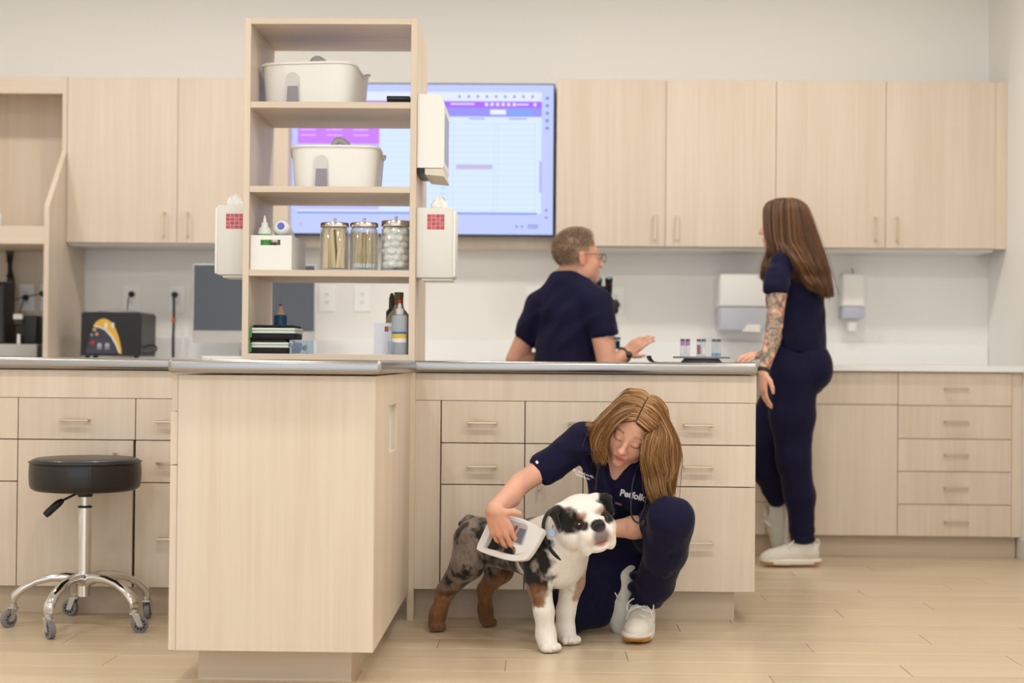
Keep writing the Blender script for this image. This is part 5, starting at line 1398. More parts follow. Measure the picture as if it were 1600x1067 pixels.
m_ = hindl * np.clip((.165 - V[:, 2] + .16 * (bign - .5) + .9 * np.clip(V[:, 1] - 5.45, 0, .2) + .5 * np.clip(V[:, 0] + .28, 0, .1)) * 18, 0, 1); C = C * (1 - m_[:, None]) + tan * m_[:, None]
m_ = hindl * np.clip((.10 - V[:, 2]) * 18, 0, 1) * .45; C = C * (1 - m_[:, None]) + LN(54, 38, 28) * m_[:, None]
m_ = inhead.astype(float); C = C * (1 - m_[:, None]) + LN(242, 237, 230) * m_[:, None]
x, y, z = L[:, 0], L[:, 1], L[:, 2]
H = inhead.astype(float)
pn = .02 * (fbm(V, 60, 2) - .5)
for s, w_ in ((1, 1.0), (-1, .95)):
    xs_ = x * s
    m_ = H * soft(np.sqrt(((xs_ - .060) / .040) ** 2 + ((y - .036) / .055) ** 2 + ((z - .016) / .044) ** 2) - 1 + pn * 10, .25)
    C = C * (1 - m_[:, None]) + merle * .62 * m_[:, None]
    m_ = H * soft(np.hypot((xs_ - .032) * .8, z - .031) - .011 + pn * .5, .012) * (y > .04) * .75; C = C * (1 - m_[:, None]) + tan * 1.25 * m_[:, None]
    m_ = H * soft(np.sqrt((xs_ - .068) ** 2 + (z + .030) ** 2 + (y - .045) ** 2) - .014, .014) * .7; C = C * (1 - m_[:, None]) + tan * 1.15 * m_[:, None]
    m_ = soft(np.sqrt(((xs_ - .091) / .034) ** 2 + ((y - .008) / .040) ** 2 + ((z - .032) / .048) ** 2) - 1, .18); C = C * (1 - m_[:, None]) + LN(28, 25, 25) * m_[:, None]
    paint(C, H * soft(np.sqrt((xs_ - .045) ** 2 + (z - .006) ** 2) - .0165, .006) * (y > .05), (40, 30, 28))
    m_ = H * soft(np.sqrt((xs_ - .046) ** 2 + (z - .005) ** 2) - .0085, .003) * (y > .06); paint(C, m_, (64, 36, 24))
    paint(C, H * soft(np.sqrt((xs_ - .046) ** 2 + (z - .005) ** 2) - .0042, .002) * (y > .06), (12, 9, 8))
    paint(C, H * soft(np.sqrt((xs_ - .048) ** 2 + (z - .009) ** 2) - .0018, .0015) * (y > .06), (235, 235, 235))  # eye glint painted into the vertex colour
paint(C, H * soft(np.sqrt((x / .026) ** 2 + ((z + .004) / .020) ** 2) - 1, .2) * (y > .104), (34, 30, 32))
paint(C, H * .8 * soft(np.sqrt((x / .030) ** 2 + ((z + .040) / .030) ** 2) - 1, .5) * (y > .098), (84, 66, 66))
paint(C, H * soft(np.abs(x + .003) - .012, .006) * soft(np.abs(z + .064) - .007, .005) * (y > .09), (214, 124, 120))
paint(C, H * .8 * soft(np.abs(z + .0605) - .002, .003) * soft(np.abs(x) - .024, .006) * (y > .09), (52, 36, 36))
paint(C, H * .45 * soft(np.sqrt((np.abs(x) - .036) ** 2 + (z + .050) ** 2) - .014, .014) * (y > .09), (222, 176, 170))
C = C * (.93 + .14 * hairn[:, None])
m_ = (V[:, 2] < .012) * .5; paint(C, m_ * (fine > .45), (120, 92, 80))
FUR = vcol_mat('short_fur', rough=.7, sheen=.2, spec=.2, bump=.35, bscale=420)
mesh_np('body', V, Q, FUR, dog, np.clip(C, 0, 1))
# collar, tag
cpts = []
c0 = nv(P(884, 836, 5.118)); na = nv(P(905, 822, 5.075)) - nv(P(868, 842, 5.16)); na /= np.linalg.norm(na)
u1 = np.cross(na, (0, 0, 1)); u1 /= np.linalg.norm(u1); u2 = np.cross(u1, na)
bm = bmesh.new(); ring = [c0 + .092 * (math.cos(a) * u1 + 1.02 * math.sin(a) * u2) for a in np.linspace(0, 2 * math.pi, 40)]
add_tube(bm, ring, .0058, 8, False)
col_ = bm_obj('collar', bm, mat('collar_black', (24, 24, 26), .6), dog, True)
tp = P(862.5, 832, 5.03)
lathe('tag', [(.011, 0), (.012, .0012), (.011, .0024)], tp, mat('tag_pale_blue', (170, 190, 230), .3, .3), col_, (-.3, -1, .1), 20)
tube('tag_ring', [tp + Vector((0, .002, .010)), tp + Vector((.002, .006, .018)), tp + Vector((.004, .014, .024))], .0016, CHROME, col_, 6)

# ================================================================== kneeling vet
vet = thing('person', 'kneeling woman in navy scrubs holding a scanner against the dog', 'person', (P(985, 980, 5.4).x, 5.4, 0))
f0 = Vector((-.10, -.99, 0)).normalized(); u0 = Vector((math.sin(math.radians(25)), 0, math.cos(math.radians(25))))
pt_ = math.radians(30)
fw = (f0 * math.cos(pt_) - u0 * math.sin(pt_)); upv = (u0 * math.cos(pt_) + f0 * math.sin(pt_))
VH = Frame((0, 0, 0), fw, upv, 1.0)
VH.o = nv(P(979, 690, 5.147)) - VH.R[:, 1] * .085
sR, sL = P(912, 688, 5.29), P(1034, 722, 5.35)
eR, wR = P(811, 757, 5.25), P(771, 797, 5.045)
eL, wL = P(1024, 822, 5.30), P(955, 826, 5.22)
nb = P(982, 722, 5.31); chestp = P(970, 748, 5.345); waist = P(987, 838, 5.49); pelv = P(992, 862, 5.515)
fn = nv(Vector((0, -.86, -.5)))
S = Solid((-.22, 4.98, -.005), (.56, 5.66, .96), .0085, [(0, -.21, -.06, .0035), (0, .22, .35, .0036), (1, 5.02, 5.24, .0042), (2, .56, .68, .0042), (2, .28, .45, .0042)])
human_head(S, VH, 'f')
S.cap(nb, VH(0, -.012, -.06), .047, .045, .02)
S.cap(sR, nb, .045, .055, .03); S.cap(nb, sL, .055, .045, .03)
S.cap(chestp, waist, .098, .094, .03, (fn, 1.3)); S.cap(nb, chestp, .07, .09, .03, (fn, 1.2))
S.chain([(sR, .046), (P(865, 722, 5.28), .040), (eR, .036)], .012); S.chain([(eR, .036), (P(797, 775, 5.19), .037), (wR, .025)], .01)
S.chain([(sL, .044), (eL, .038)], .012); S.chain([(eL, .037), (P(990, 824, 5.26), .038), (wL, .026)], .012)
# scanner hand
HF = Frame(wR, (.36, .10, -.92), (-.12, -1.0, -.12))
hand(S, HF, [(.45, .65, .5), (.40, .60, .5), (.42, .6, .5), (.45, .6, .5)], .15, [(.016, .014, .0), (.038, .022, .0), (.060, .026, -.002), (.076, .040, -.010)], -1, .98)
LF = Frame(wL, (-.95, -.25, -.1), (0, -.3, .95)); hand(S, LF, [(.3, .3, .2)] * 4, 1.0, None, 1, .95)
hipR, hipL = P(982, 846, 5.52), P(1012, 842, 5.52)
kR, aR = P(886, 954, 5.39), P(986, 915, 5.49)
kL, aL = P(1048, 812, 5.13), Vector((.350, 5.385, .11))
S.cap(waist, pelv, .09, .095, .03)
S.chain([(pelv, .09), (hipL, .075), (kL, .05), (aL, .036)], .03); S.chain([(hipR, .075), (kR, .048), (aR, .036)], .03)
V, Q = S.surface(1)
C = np.tile(LN(226, 172, 148), (len(V), 1)) * (.95 + .1 * fbm(V, 60, 2)[:, None])
L = VH.loc(V); hd = (np.abs(L) < np.array((.1, .13, .13))).all(1)
Cf = C[hd]; Lh = L[hd]; face_paint(Cf, Lh, brow=(128, 88, 58))
scalp = soft(np.minimum(.062 - Lh[:, 2] + .55 * np.clip(Lh[:, 1] - .05, -.2, .1), 1), .01) * ((Lh[:, 1] < .074) | (Lh[:, 2] > .085)) * (Lh[:, 2] > .02)
scalp = np.maximum(scalp, ((Lh[:, 1] < -.02) & (Lh[:, 2] > -.06)).astype(float)); paint(Cf, scalp, (104, 72, 44))
C[hd] = Cf
dk = np.linalg.norm(V - nv(HF(-.01, .09, -.01)), axis=1); paint(C, .35 * soft(dk - .06, .05), (226, 146, 124))
mesh_np('body', V, Q, SKIN, vet, C)
# scrub top
S = Solid((-.06, 5.08, .25), (.56, 5.66, .90), .006)
S.cap(sR, nb, .054, .060, .03); S.cap(nb, sL, .060, .054, .03)
S.cap(nb, chestp, .080, .102, .03, (fn, 1.2)); S.cap(chestp, waist, .112, .108, .03, (fn, 1.25)); S.cap(waist, pelv, .108, .112, .02)
for s_, px in ((1, 945), (-1, 995)): S.ell(P(px, 775, 5.30), (.052, .050, .055), None, .03)
S.cap(sR, P(852, 731, 5.28), .058, .051, .02); S.cap(P(868, 722, 5.28), P(850, 733, 5.28), .052, .054, .01)
S.cap(sL, P(1026, 778, 5.325), .056, .052, .02)
for a, b in (((930, 690, 5.26), (958, 800, 5.24)), ((905, 700, 5.27), (930, 770, 5.25)), ((1010, 740, 5.26), (985, 840, 5.30)), ((880, 700, 5.25), (930, 705, 5.22))): S.cap(P(*a), P(*b), .014, .010, .02)
S.cap(P(843, 737, 5.28), P(800, 764, 5.28), .044, .044, .004, sub=True)
S.cap(P(1026, 790, 5.32), P(1024, 840, 5.31), .046, .046, .004, sub=True)

for yy in (5.17, 5.20, 5.23, 5.255): S.cap(P(974, 702, yy), P(957, 754, yy), .054, .007, .004, sub=True)

S.cap(P(980, 700, 5.28), P(984, 690, 5.28), .062, .066, .01, sub=True)
V, Q = S.surface(2); V = wrinkle(V, Q, .007, 12, (-.5, 0, .8)); top = mesh_np('scrub_top', V, Q, SCRUB, vet)
# trousers
S = Solid((-.06, 5.0, -.004), (.58, 5.66, .56), .0065)
S.cap(waist, pelv, .100, .118, .03); S.ell(pelv, (.14, .115, .11), None, .03)
S.chain([(hipL, .098), (P(1030, 822, 5.32), .088), (kL, .073)], .03); S.chain([(kL, .073), (P(1040, 860, 5.22), .072), (P(1024, 910, 5.33), .060), (Vector((.354, 5.39, .12)), .052)], .02)
S.ell((.354, 5.385, .118), (.060, .057, .020), None, .008); S.ell((.358, 5.378, .165), (.066, .062, .022), None, .010); S.ell((.364, 5.365, .205), (.068, .064, .02), None, .012)
S.chain([(hipR, .105), (P(930, 905, 5.44), .092), (kR, .075)], .03); S.chain([(kR, .073), (P(930, 945, 5.44), .070), (P(962, 928, 5.47), .054)], .025)
S.cap(P(1062, 835, 5.10), P(1040, 900, 5.20), .006, .010, .012)
S.cap((.352, 5.388, .075), (.350, 5.39, .02), .05, .05, .004, sub=True)
S.box((0, 5.3, -.05), (1.2, 1, .0515), None, .0005, .002, sub=True)
V, Q = S.surface(2); V = wrinkle(V, Q, .006, 11, (.4, .3, .7), 4.0); V[:, 2] = np.maximum(V[:, 2], .001); mesh_np('trousers', V, Q, SCRUB, vet)
shoe(vet, (.334, 5.335, .002), (-.14, -1, .02), (0, .02, 1), 1.0)
shoe(vet, P(994, 930, 5.45), (-.30, -.06, -.92), (-.86, -.42, .28), .92, True)
# hair
pal = [(84, 56, 36), (122, 84, 52), (156, 112, 70), (200, 152, 96), (236, 194, 136)]
G = lambda *pts: [P(*p) for p in pts]
HC, HR = np.array((0, -.014, .036)), np.array((.080, .101, .085))
def skull(side, phi, th, k_=1.03):
    a, b = math.radians(phi), math.radians(th)
    return Vector(VH(*(HC + k_ * HR * np.array((side * math.sin(b), math.cos(a) * math.cos(b) if th < 80 else math.cos(a) * .3, math.sin(a) * math.cos(b))))))
def lock(side, phi, pts, off=2.0):
    sw = max(0, (75 - phi) / 45)            # the front locks sweep down along the face
    kk = (1.0 - sw) * .06
    if side > 0: sw *= 1.9
    return [skull(side, phi, off, 1.015 + kk * .3), skull(side, phi - 4 * sw, 16, 1.035 + kk), skull(side, phi - 10 * sw, 34, 1.05 + kk), skull(side, phi - 22 * sw, 54, 1.06 + kk)] + [P(*q) for q in pts]
right = [lock(-1, 30, [(1007, 680, 5.118), (1004, 703, 5.12), (1005, 728, 5.135), (1010, 757, 5.155), (1022, 780, 5.165), (1031, 794, 5.175)]),
         lock(-1, 46, [(1024, 685, 5.108), (1019, 712, 5.11), (1023, 735, 5.13), (1030, 760, 5.145), (1036, 782, 5.165), (1031, 796, 5.175)]),
         lock(-1, 66, [(1043, 682, 5.135), (1041, 710, 5.14), (1044, 735, 5.15), (1040, 755, 5.165), (1042, 775, 5.185), (1036, 790, 5.2)]),
         lock(-1, 88, [(1055, 688, 5.19), (1058, 712, 5.20), (1055, 735, 5.21), (1049, 752, 5.22), (1047, 768, 5.23), (1041, 778, 5.24)]),
         lock(-1, 108, [(1056, 688, 5.29), (1058, 710, 5.30), (1053, 735, 5.31), (1048, 750, 5.315), (1045, 765, 5.32), (1040, 775, 5.32)]),
         lock(-1, 132, [(1040, 685, 5.36), (1040, 705, 5.37), (1040, 725, 5.375), (1037, 740, 5.38), (1034, 755, 5.38), (1030, 765, 5.38)])]
left = [lock(1, 32, [(949, 672, 5.150), (941, 688, 5.165), (938, 703, 5.18), (942, 718, 5.20)]),
        lock(1, 46, [(943, 668, 5.15), (935, 684, 5.165), (933, 702, 5.18), (939, 718, 5.20)]),
        lock(1, 66, [(938, 662, 5.165), (930, 680, 5.18), (930, 697, 5.2), (936, 710, 5.22)]),
        lock(1, 88, [(946, 648, 5.205), (937, 660, 5.21), (929, 664, 5.212), (922, 662, 5.212)]),
        lock(1, 108, [(944, 655, 5.27), (934, 672, 5.27), (926, 688, 5.27), (929, 704, 5.27)]),
        lock(1, 132, [(952, 665, 5.34), (946, 684, 5.335), (942, 700, 5.325), (944, 713, 5.31)])]
sh = []
for gs, n_, sd, wv in ((right, 3200, 1, .013), (left, 2000, 2, .007)):
    a = hair_sheet(gs, n_, 26, .0080, .0009, pal, sd, wv, .13, clump=26)
    sh.append((push_out(a[0], VH, (0, -.014, .036), (.078, .099, .083)), a[1], a[2]))
    b = hair_sheet([[q_ + Vector((0, .02, -.004)) for q_ in g_] for g_ in gs], n_ // 3, 26, .009, .0016, pal[:3], sd + 20, wv, .13)
    sh.append((push_out(b[0], VH, (0, -.014, .036), (.076, .097, .081)), b[1], b[2]))
sweep = [G((989, 648, 5.125), (974, 655, 5.105), (960, 668, 5.112), (949, 684, 5.14), (943, 702, 5.17), (944, 716, 5.19)), G((992, 641, 5.13), (974, 647, 5.105), (956, 661, 5.118), (945, 679, 5.145), (938, 700, 5.17), (941, 717, 5.19)), G((997, 633, 5.14), (975, 638, 5.11), (953, 653, 5.13), (941, 671, 5.155), (934, 695, 5.18), (938, 714, 5.2))]
a = hair_sheet(sweep, 900, 26, .006, .0009, pal, 41, .005, .12, clump=20)
sh.append((push_out(a[0], VH, (0, -.014, .036), (.076, .097, .081)), a[1], a[2]))
make_hair('hair', sh, vet)
# lettering and tags on the scrub top, laid on its cloth
from mathutils.bvhtree import BVHTree
def lay_on(obj, name, body, size, px, py, ang, m, offset=.0, lift=.0022):
    dg = bpy.context.evaluated_depsgraph_get(); base = wloc(obj)
    bvh = BVHTree.FromPolygons([v.co + base for v in obj.data.vertices], [tuple(p.vertices) for p in obj.data.polygons])
    me = text_mesh(body, size, .0006, offset) if isinstance(body, str) else body
    ca, sa = math.cos(ang), math.sin(ang); c = P(px, py, 5.0)
    for v in me.vertices:
        x, z = v.co.x * ca + v.co.y * sa, -v.co.x * sa + v.co.y * ca
        e = P(px, py, 5.0); d = (e - Vector((0, 0, EYE))).normalized()
        o_ = Vector((e.x + x, 5.0, e.z + z)); hit = bvh.ray_cast(o_, Vector((d.x, d.y, d.z)))
        yy = hit[0] if hit[0] is not None else o_ + d * .2
        v.co = yy + Vector((0, -lift - v.co.z, 0)) - base
    o = link(name, me, m, obj)
    return o
INK = mat('white_print', (230, 228, 232), .6)
lay_on(top, 'chest_logo', 'Petfolk', .030, 988, 774, math.radians(13), INK, .0011)
lay_on(top, 'name_print', 'Dr. Annaliese Mia\nVeterinarian', .0105, 911, 742, math.radians(20), INK, .0002)
def patch_mesh(w, h):
    bm = bmesh.new(); n = 6
    g_ = [[bm.verts.new((w * (i / n - .5), h * (j / 2 - .5), 0)) for i in range(n + 1)] for j in range(3)]
    for j in range(2):
        for i in range(n): bm.faces.new((g_[j][i], g_[j][i + 1], g_[j + 1][i + 1], g_[j + 1][i]))
    me = bpy.data.meshes.new('patch'); bm.to_mesh(me); bm.free(); return me
lay_on(top, 'pocket_tag', patch_mesh(.024, .007), 0, 966, 787, math.radians(20), mat('dusty_pink_tag', (150, 122, 142), .6))
lay_on(top, 'sleeve_tag', patch_mesh(.008, .010), 0, 839, 722, math.radians(-30), INK)
# stethoscope round the neck
st = thing('stethoscope', 'dark stethoscope hanging round the kneeling woman\'s neck', 'stethoscope', P(988, 780, 5.2))
RUB = mat('stethoscope_rubber', (20, 26, 40), .3); 
tube('tube', [P(1000, 720, 5.25), P(993, 738, 5.20), P(988, 760, 5.185), P(986, 785, 5.175), P(987, 805, 5.17), P(993, 815, 5.165), P(1003, 818, 5.16)], .0032, RUB, st, 8, 40)
tube('tube', [P(1012, 770, 5.19), P(1008, 788, 5.18), P(1003, 805, 5.17), P(999, 816, 5.165)], .0026, RUB, st, 8, 20)
tube('neck_band', [P(946, 716, 5.20), P(938, 722, 5.20), P(933, 740, 5.20), P(931, 765, 5.20), P(930, 785, 5.205)], .0045, mat('lanyard_black', (16, 16, 20), .5), st, 8, 24)
lathe('chest_piece', [(.010, 0), (.013, .003), (.013, .010), (.006, .013)], P(1008, 817, 5.155), BLACK, st, (-1, 0, .1), 20)

# ================================================================== hand scanner
sc_o = P(802, 842, 5.098); sc_r = Vector((1, -.62, -.10)).normalized(); sc_u = Vector((.22, -.12, 1)); 
sc_r = (P(856, 833, 5.075) - P(757, 868, 5.185)).normalized()
nrm = sc_r.cross(Vector((0, 0, 1))).normalized(); nrm = (nrm + Vector((0, 0, .18))).normalized(); upx = nrm.cross(sc_r).normalized()
if upx.z < 0: upx = -upx
scan = thing('pet_scanner', 'white hand-held microchip scanner with screen and red buttons', 'scanner', sc_o)
def on_plane(px, py, lift=0.0):
    d = RCW @ cam_dir(px, py); e = Vector((0, 0, EYE)); t_ = (sc_o - e).dot(nrm) / d.dot(nrm)
    return e + d * t_ + nrm * lift
if nrm.y > 0: nrm = -nrm
def loopc(pts, n): return [Vector(q) for q in spline(pts, n)]
out = [(749.5, 856), (757, 838), (767, 818), (779, 808), (795, 807), (815, 810), (838, 820), (855, 830), (853, 838), (843, 856), (832, 872), (824, 877), (805, 877.5), (785, 873), (763, 866), (752, 861)]
inn = [(762, 855), (767, 846), (773, 832), (779, 822), (789, 820), (797, 827), (800, 840), (803, 850), (810, 858), (808, 866.5), (795, 865), (780, 861), (766, 857.5), (764, 857), (762.5, 856.2), (762, 855.5)]
def closed(pts, n):
    p = pts + pts[:3]; s_ = spline([Vector((a, b, 0)) for a, b in [pts[-1]] + pts + pts[:2]], (len(pts) + 2) * 6 + 1)
    return s_[6:6 + len(pts) * 6]
O_, I_ = closed(out, 0), closed(inn, 0)
bm = bmesh.new(); TH = .026
def ringv(pts, lift, shrink=1.0):
    c = pts.mean(0); return [bm.verts.new(on_plane(*(c + (q - c) * shrink)[:2], lift)) for q in pts]
rs = [ringv(I_, .000, 1.0), ringv(O_, .000, .97), ringv(O_, .006, 1.0), ringv(O_, TH - .007, 1.0), ringv(O_, TH, .965), ringv(I_, TH, 1.05), ringv(I_, TH - .006, 1.0)]
rs.append(rs[0]); n = len(O_)
for a, b in zip(rs, rs[1:]):
    for i in range(n): bm.faces.new((a[i], a[(i + 1) % n], b[(i + 1) % n], b[i]))
bm_obj('casing', bm, mat('scanner_white', (236, 234, 232), .35), scan, True, sharp=50)
def decal(name, pts, m, lift, parent=scan):
    bm = bmesh.new(); A_ = [bm.verts.new(on_plane(a, b, TH + lift)) for a, b in pts]; B_ = [bm.verts.new(on_plane(a, b, TH + lift - .004)) for a, b in pts]
    bm.faces.new(A_); bm.faces.new(list(reversed(B_)))
    for i in range(len(pts)): bm.faces.new((A_[i], B_[i], B_[(i + 1) % len(pts)], A_[(i + 1) % len(pts)]))
    return bm_obj(name, bm, m, parent)
kp = decal('keypad', [(794.5, 811), (800, 812), (829, 821), (831, 826), (823, 852), (819, 853), (801, 845), (796, 828)], mat('keypad_grey', (186, 184, 190), .5), .0012)
decal('display', [(818.5, 826), (828.5, 828.5), (820, 851), (808.5, 846.5)], mat('lcd_grey', (112, 116, 130), .25), .0022)
RED = mat('button_red', (206, 62, 50), .4)
def circ(cx, cy, rx, ry, n=18): return [(cx + rx * math.cos(a), cy + ry * math.sin(a)) for a in np.linspace(0, 2 * math.pi, n, endpoint=False)]
decal('button_ring', circ(804, 831.5, 7, 8.5), mat('button_ring_grey', (150, 148, 156), .5), .002)
decal('button', circ(803.5, 831.5, 3, 3.6), RED, .0032)
decal('button', [(812, 823), (815.5, 822.5), (815, 827), (811.5, 830.5)], RED, .003)
decal('button', [(808.5, 840), (807.5, 843.5), (804, 846), (802.5, 844.5)], RED, .003)
# ================================================================== seated man, seen from behind
man = thing('person', 'seated man with glasses and short hair in navy scrubs, turning to the standing woman', 'person', (P(885, 600, 7.2).x, 7.2, 0))
MHd = Frame(P(904, 403, 7.19), (.95, .28, -.02), (-.04, 0, 1), 1.06)
nbm = P(889, 446, 7.20); sLm, sRm = P(845, 478, 7.24), P(932, 476, 7.12)
chm = P(888, 492, 7.20); wam = P(882, 585, 7.17); pem = Vector((wam.x, 7.17, .62))
eRm, wRm = P(949, 572, 7.06), P(977, 553, 7.12); eLm, wLm = P(806, 562, 7.26), P(950, 572, 7.34)
fnm = np.array((.35, .93, 0))
S = Solid((-.30, 6.88, .0), (.52, 7.96, 1.60), .0095, [(0, .03, .30, .0045), (2, 1.22, 1.56, .0048), (0, .32, .47, .005), (2, .93, 1.07, .005)])
human_head(S, MHd, 'm')
S.cap(nbm, MHd(0, -.025, -.05), .060, .056, .02)
S.cap(sLm, nbm, .058, .066, .03); S.cap(nbm, sRm, .066, .058, .03)
S.cap(nbm, chm, .09, .115, .03, (fnm, 1.2)); S.cap(chm, wam, .125, .118, .03, (fnm, 1.25)); S.cap(wam, pem, .118, .125, .03, (fnm, 1.2))
S.chain([(sRm, .056), (eRm, .044)], .012); S.chain([(eRm, .043), (wRm, .029)], .01)
S.chain([(sLm, .056), (eLm, .046)], .012); S.chain([(eLm, .044), (wLm, .030)], .01)
HM = Frame(wRm, (.74, .10, .50), (-.35, -.88, .30))
hand(S, HM, [(.25, .35, .3), (.3, .4, .3), (.35, .45, .3), (.4, .45, .3)], -.3, [(.018, .012, .0), (.040, .030, -.006), (.056, .050, -.010), (.066, .070, -.012)], 1, .92)
HM2 = Frame(wLm, (.70, -.62, .40), (.5, .75, .25)); hand(S, HM2, [(.3, .5, .4)] * 4, .3, None, -1, .92)
lm = [(Vector((pem.x - .09, 7.2, .60)), Vector((pem.x - .12, 7.60, .60)), Vector((pem.x - .12, 7.62, .11))), (Vector((pem.x + .09, 7.2, .60)), Vector((pem.x + .16, 7.58, .60)), Vector((pem.x + .16, 7.60, .11)))]
for a, b, c in lm: S.chain([(a, .075), (b, .055), (c, .04)], .02)
V, Q = S.surface(1)
C = np.tile(LN(222, 166, 142), (len(V), 1)) * (.95 + .1 * fbm(V, 50, 2)[:, None])
L = MHd.loc(V); hd = (np.abs(L) < np.array((.1, .13, .13))).all(1); Cf = C[hd]; Lh = L[hd]
face_paint(Cf, Lh, lip=(200, 128, 114), brow=(150, 112, 84), blush=.5)
paint(Cf, .35 * (Lh[:, 2] > -.03) * (np.abs(Lh[:, 0]) > .06) * (Lh[:, 1] < .02), (214, 120, 104))
hair_m = np.clip(np.maximum(soft(-(Lh[:, 2] - .058 - .0 * Lh[:, 1]), .012) * (Lh[:, 1] < .066), soft(Lh[:, 1] + .012 + .25 * np.clip(-.02 - Lh[:, 2], 0, 1), .014) * soft(-(Lh[:, 2] + .062), .02)), 0, 1)
hair_m = np.maximum(hair_m, soft(-(Lh[:, 2] - .022), .012) * soft(Lh[:, 1] - .028, .012))
ear_ = (np.abs(Lh[:, 0]) > .0745) & (np.abs(Lh[:, 1] + .006) < .024) & (Lh[:, 2] < .022)
Cg = Cf.copy(); nz_ = fbm(V[hd], 260, 2)[:, None]
Cg[:] = LN(160, 132, 108) * (.6 + .7 * nz_)
fade = np.clip((Lh[:, 2] + .07) * 14, .35, 1); hm = (hair_m * fade * (~ear_))[:, None]
C[hd] = Cf * (1 - hm) + Cg * hm
mesh_np('body', V, Q, SKIN, man, C)
# short hair: crop of fine strands on the skull
g_ = np.random.default_rng(11); n_ = 5200
d = g_.normal(0, 1, (n_, 3)); d /= np.linalg.norm(d, axis=1)[:, None]
k_ = ((d[:, 2] > .12) & (d[:, 1] < .62)) | ((d[:, 1] < -.1) & (d[:, 2] > -.75)) ; k_ &= ~((d[:, 2] < .1) & (d[:, 1] > -.15) & (np.abs(d[:, 0]) > .5)); d = d[k_]
base = np.array((0, -.014, .036)) + d * np.array((.0775, .095, .079)); top_l = np.clip((d[:, 2] - .1) * 1.3, .15, 1)[:, None]
dirn = d * .5 + np.array((0, .55, .35)) * np.clip(d[:, 2:3], 0, 1) + np.array((0, -.1, -.8)) * np.clip(.35 - d[:, 2:3], 0, 1); dirn /= np.linalg.norm(dirn, axis=1)[:, None]
ln_ = .006 + .016 * top_l
cv = np.stack([base + dirn * ln_ * t_ + d * .004 * t_ for t_ in (0, .5, 1)], 1); shp = cv.shape
cv = MHd.many(cv.reshape(-1, 3)).reshape(shp); rad = np.full(shp[:2], .0010) * np.array((1, .9, .5))
cw = g_.random((len(d), 1)); cols = LN(124, 98, 78) * (1 - cw) + LN(204, 178, 152) * cw
strand_mesh('hair', cv, rad, cols, HAIR, man)
# scrub top
S = Solid((-.30, 6.90, .55), (.42, 7.56, 1.42), .0085)
S.cap(sLm, nbm, .068, .078, .03); S.cap(nbm, sRm, .078, .068, .03)
S.cap(nbm, chm, .098, .130, .03, (fnm, 1.15)); S.cap(chm, wam, .140, .136, .03, (fnm, 1.2)); S.cap(wam, pem, .136, .145, .03, (fnm, 1.15))
S.cap(sRm, P(944, 524, 7.09), .068, .062, .02); S.cap(sLm, P(822, 530, 7.25), .068, .060, .02)
S.cap(P(946, 532, 7.09), P(952, 570, 7.05), .054, .056, .018, sub=True); S.cap(P(816, 540, 7.255), P(804, 570, 7.26), .054, .056, .018, sub=True)
S.cap(P(900, 436, 7.20), P(906, 420, 7.20), .050, .062, .008, sub=True)
S.box((nbm.x + .03, 7.2, 1.40), (.2, .2, .055), None, .01, .01, sub=True)
V, Q = S.surface(3); V = wrinkle(V, Q, .012, 9, (.8, 0, .5), 1.0); mesh_np('scrub_top', V, Q, SCRUB, man)
S = Solid((-.30, 6.94, .0), (.48, 7.80, .82), .0105)
S.cap(wam, pem, .12, .15, .03, (fnm, 1.1))
for a, b, c in lm: S.chain([(a, .10), (b, .075), (c, .055)], .03)
V, Q = S.surface(1); mesh_np('trousers', V, Q, SCRUB, man)
for a, b, c in lm: shoe(man, (c.x, c.y + .05, .002), (0, 1, 0), (0, 0, 1), 1.05, c.x < pem.x)
# his stool
HS = .505
ms = thing('work_stool', 'black round stool under the seated man behind the island', 'stool', (pem.x, 7.14, 0))
lathe('seat', [(.05, HS - .07), (.17, HS - .07), (.185, HS - .05), (.185, HS - .02), (.17, HS), (.01, HS + .003)], (pem.x, 7.14, 0), mat('black_vinyl', (30, 27, 27), .38), ms, n=40)
lathe('column', [(.025, .06), (.025, HS - .07)], (pem.x, 7.14, 0), CHROME, ms)
for k in range(5):
    a = k * 1.2566 + .3; e = Vector((pem.x + .20 * math.cos(a), 7.14 + .20 * math.sin(a), .045))
    lg = tube('leg', [Vector((pem.x, 7.14, .10)), Vector((pem.x + .1 * math.cos(a), 7.14 + .1 * math.sin(a), .095)), e], .016, CHROME, ms, 8, 10)
    lathe('castor', [(.018, -.01), (.022, -.008), (.022, .008), (.018, .01)], e - Vector((0, 0, .0225)), mat('castor_dark', (44, 42, 46), .5), lg, (math.sin(a), math.cos(a), 0), 18)
# glasses
gl = thing('glasses', 'thin metal framed glasses worn by the seated man', 'glasses', MHd(0, .09, 0))
FRM = mat('glasses_frame', (120, 110, 100), .3, .7)
for s_ in (-1, 1):
    tube('temple', [MHd(s_ * .080, -.018, .004), MHd(s_ * .0835, .02, .010), MHd(s_ * .078, .07, .010), MHd(s_ * .064, .102, .008)], .0018, FRM, gl, 6, 14)
    ring = [MHd(s_ * (.036 + .027 * math.cos(a)), .103 - .004 * math.cos(a) * 0, -.004 + .019 * math.sin(a)) for a in np.linspace(0, 2 * math.pi, 25)]
    bm = bmesh.new(); add_tube(bm, ring, .0018, 6, False); rim = bm_obj('rim', bm, FRM, gl, True)
    bm = bmesh.new(); bm.faces.new([bm.verts.new(q) for q in ring[:-1]]); bm_obj('lens', bm, GLASS, rim)
tube('bridge', [MHd(-.010, .104, .0), MHd(0, .110, .003), MHd(.010, .104, .0)], .0018, FRM, gl, 6, 8)
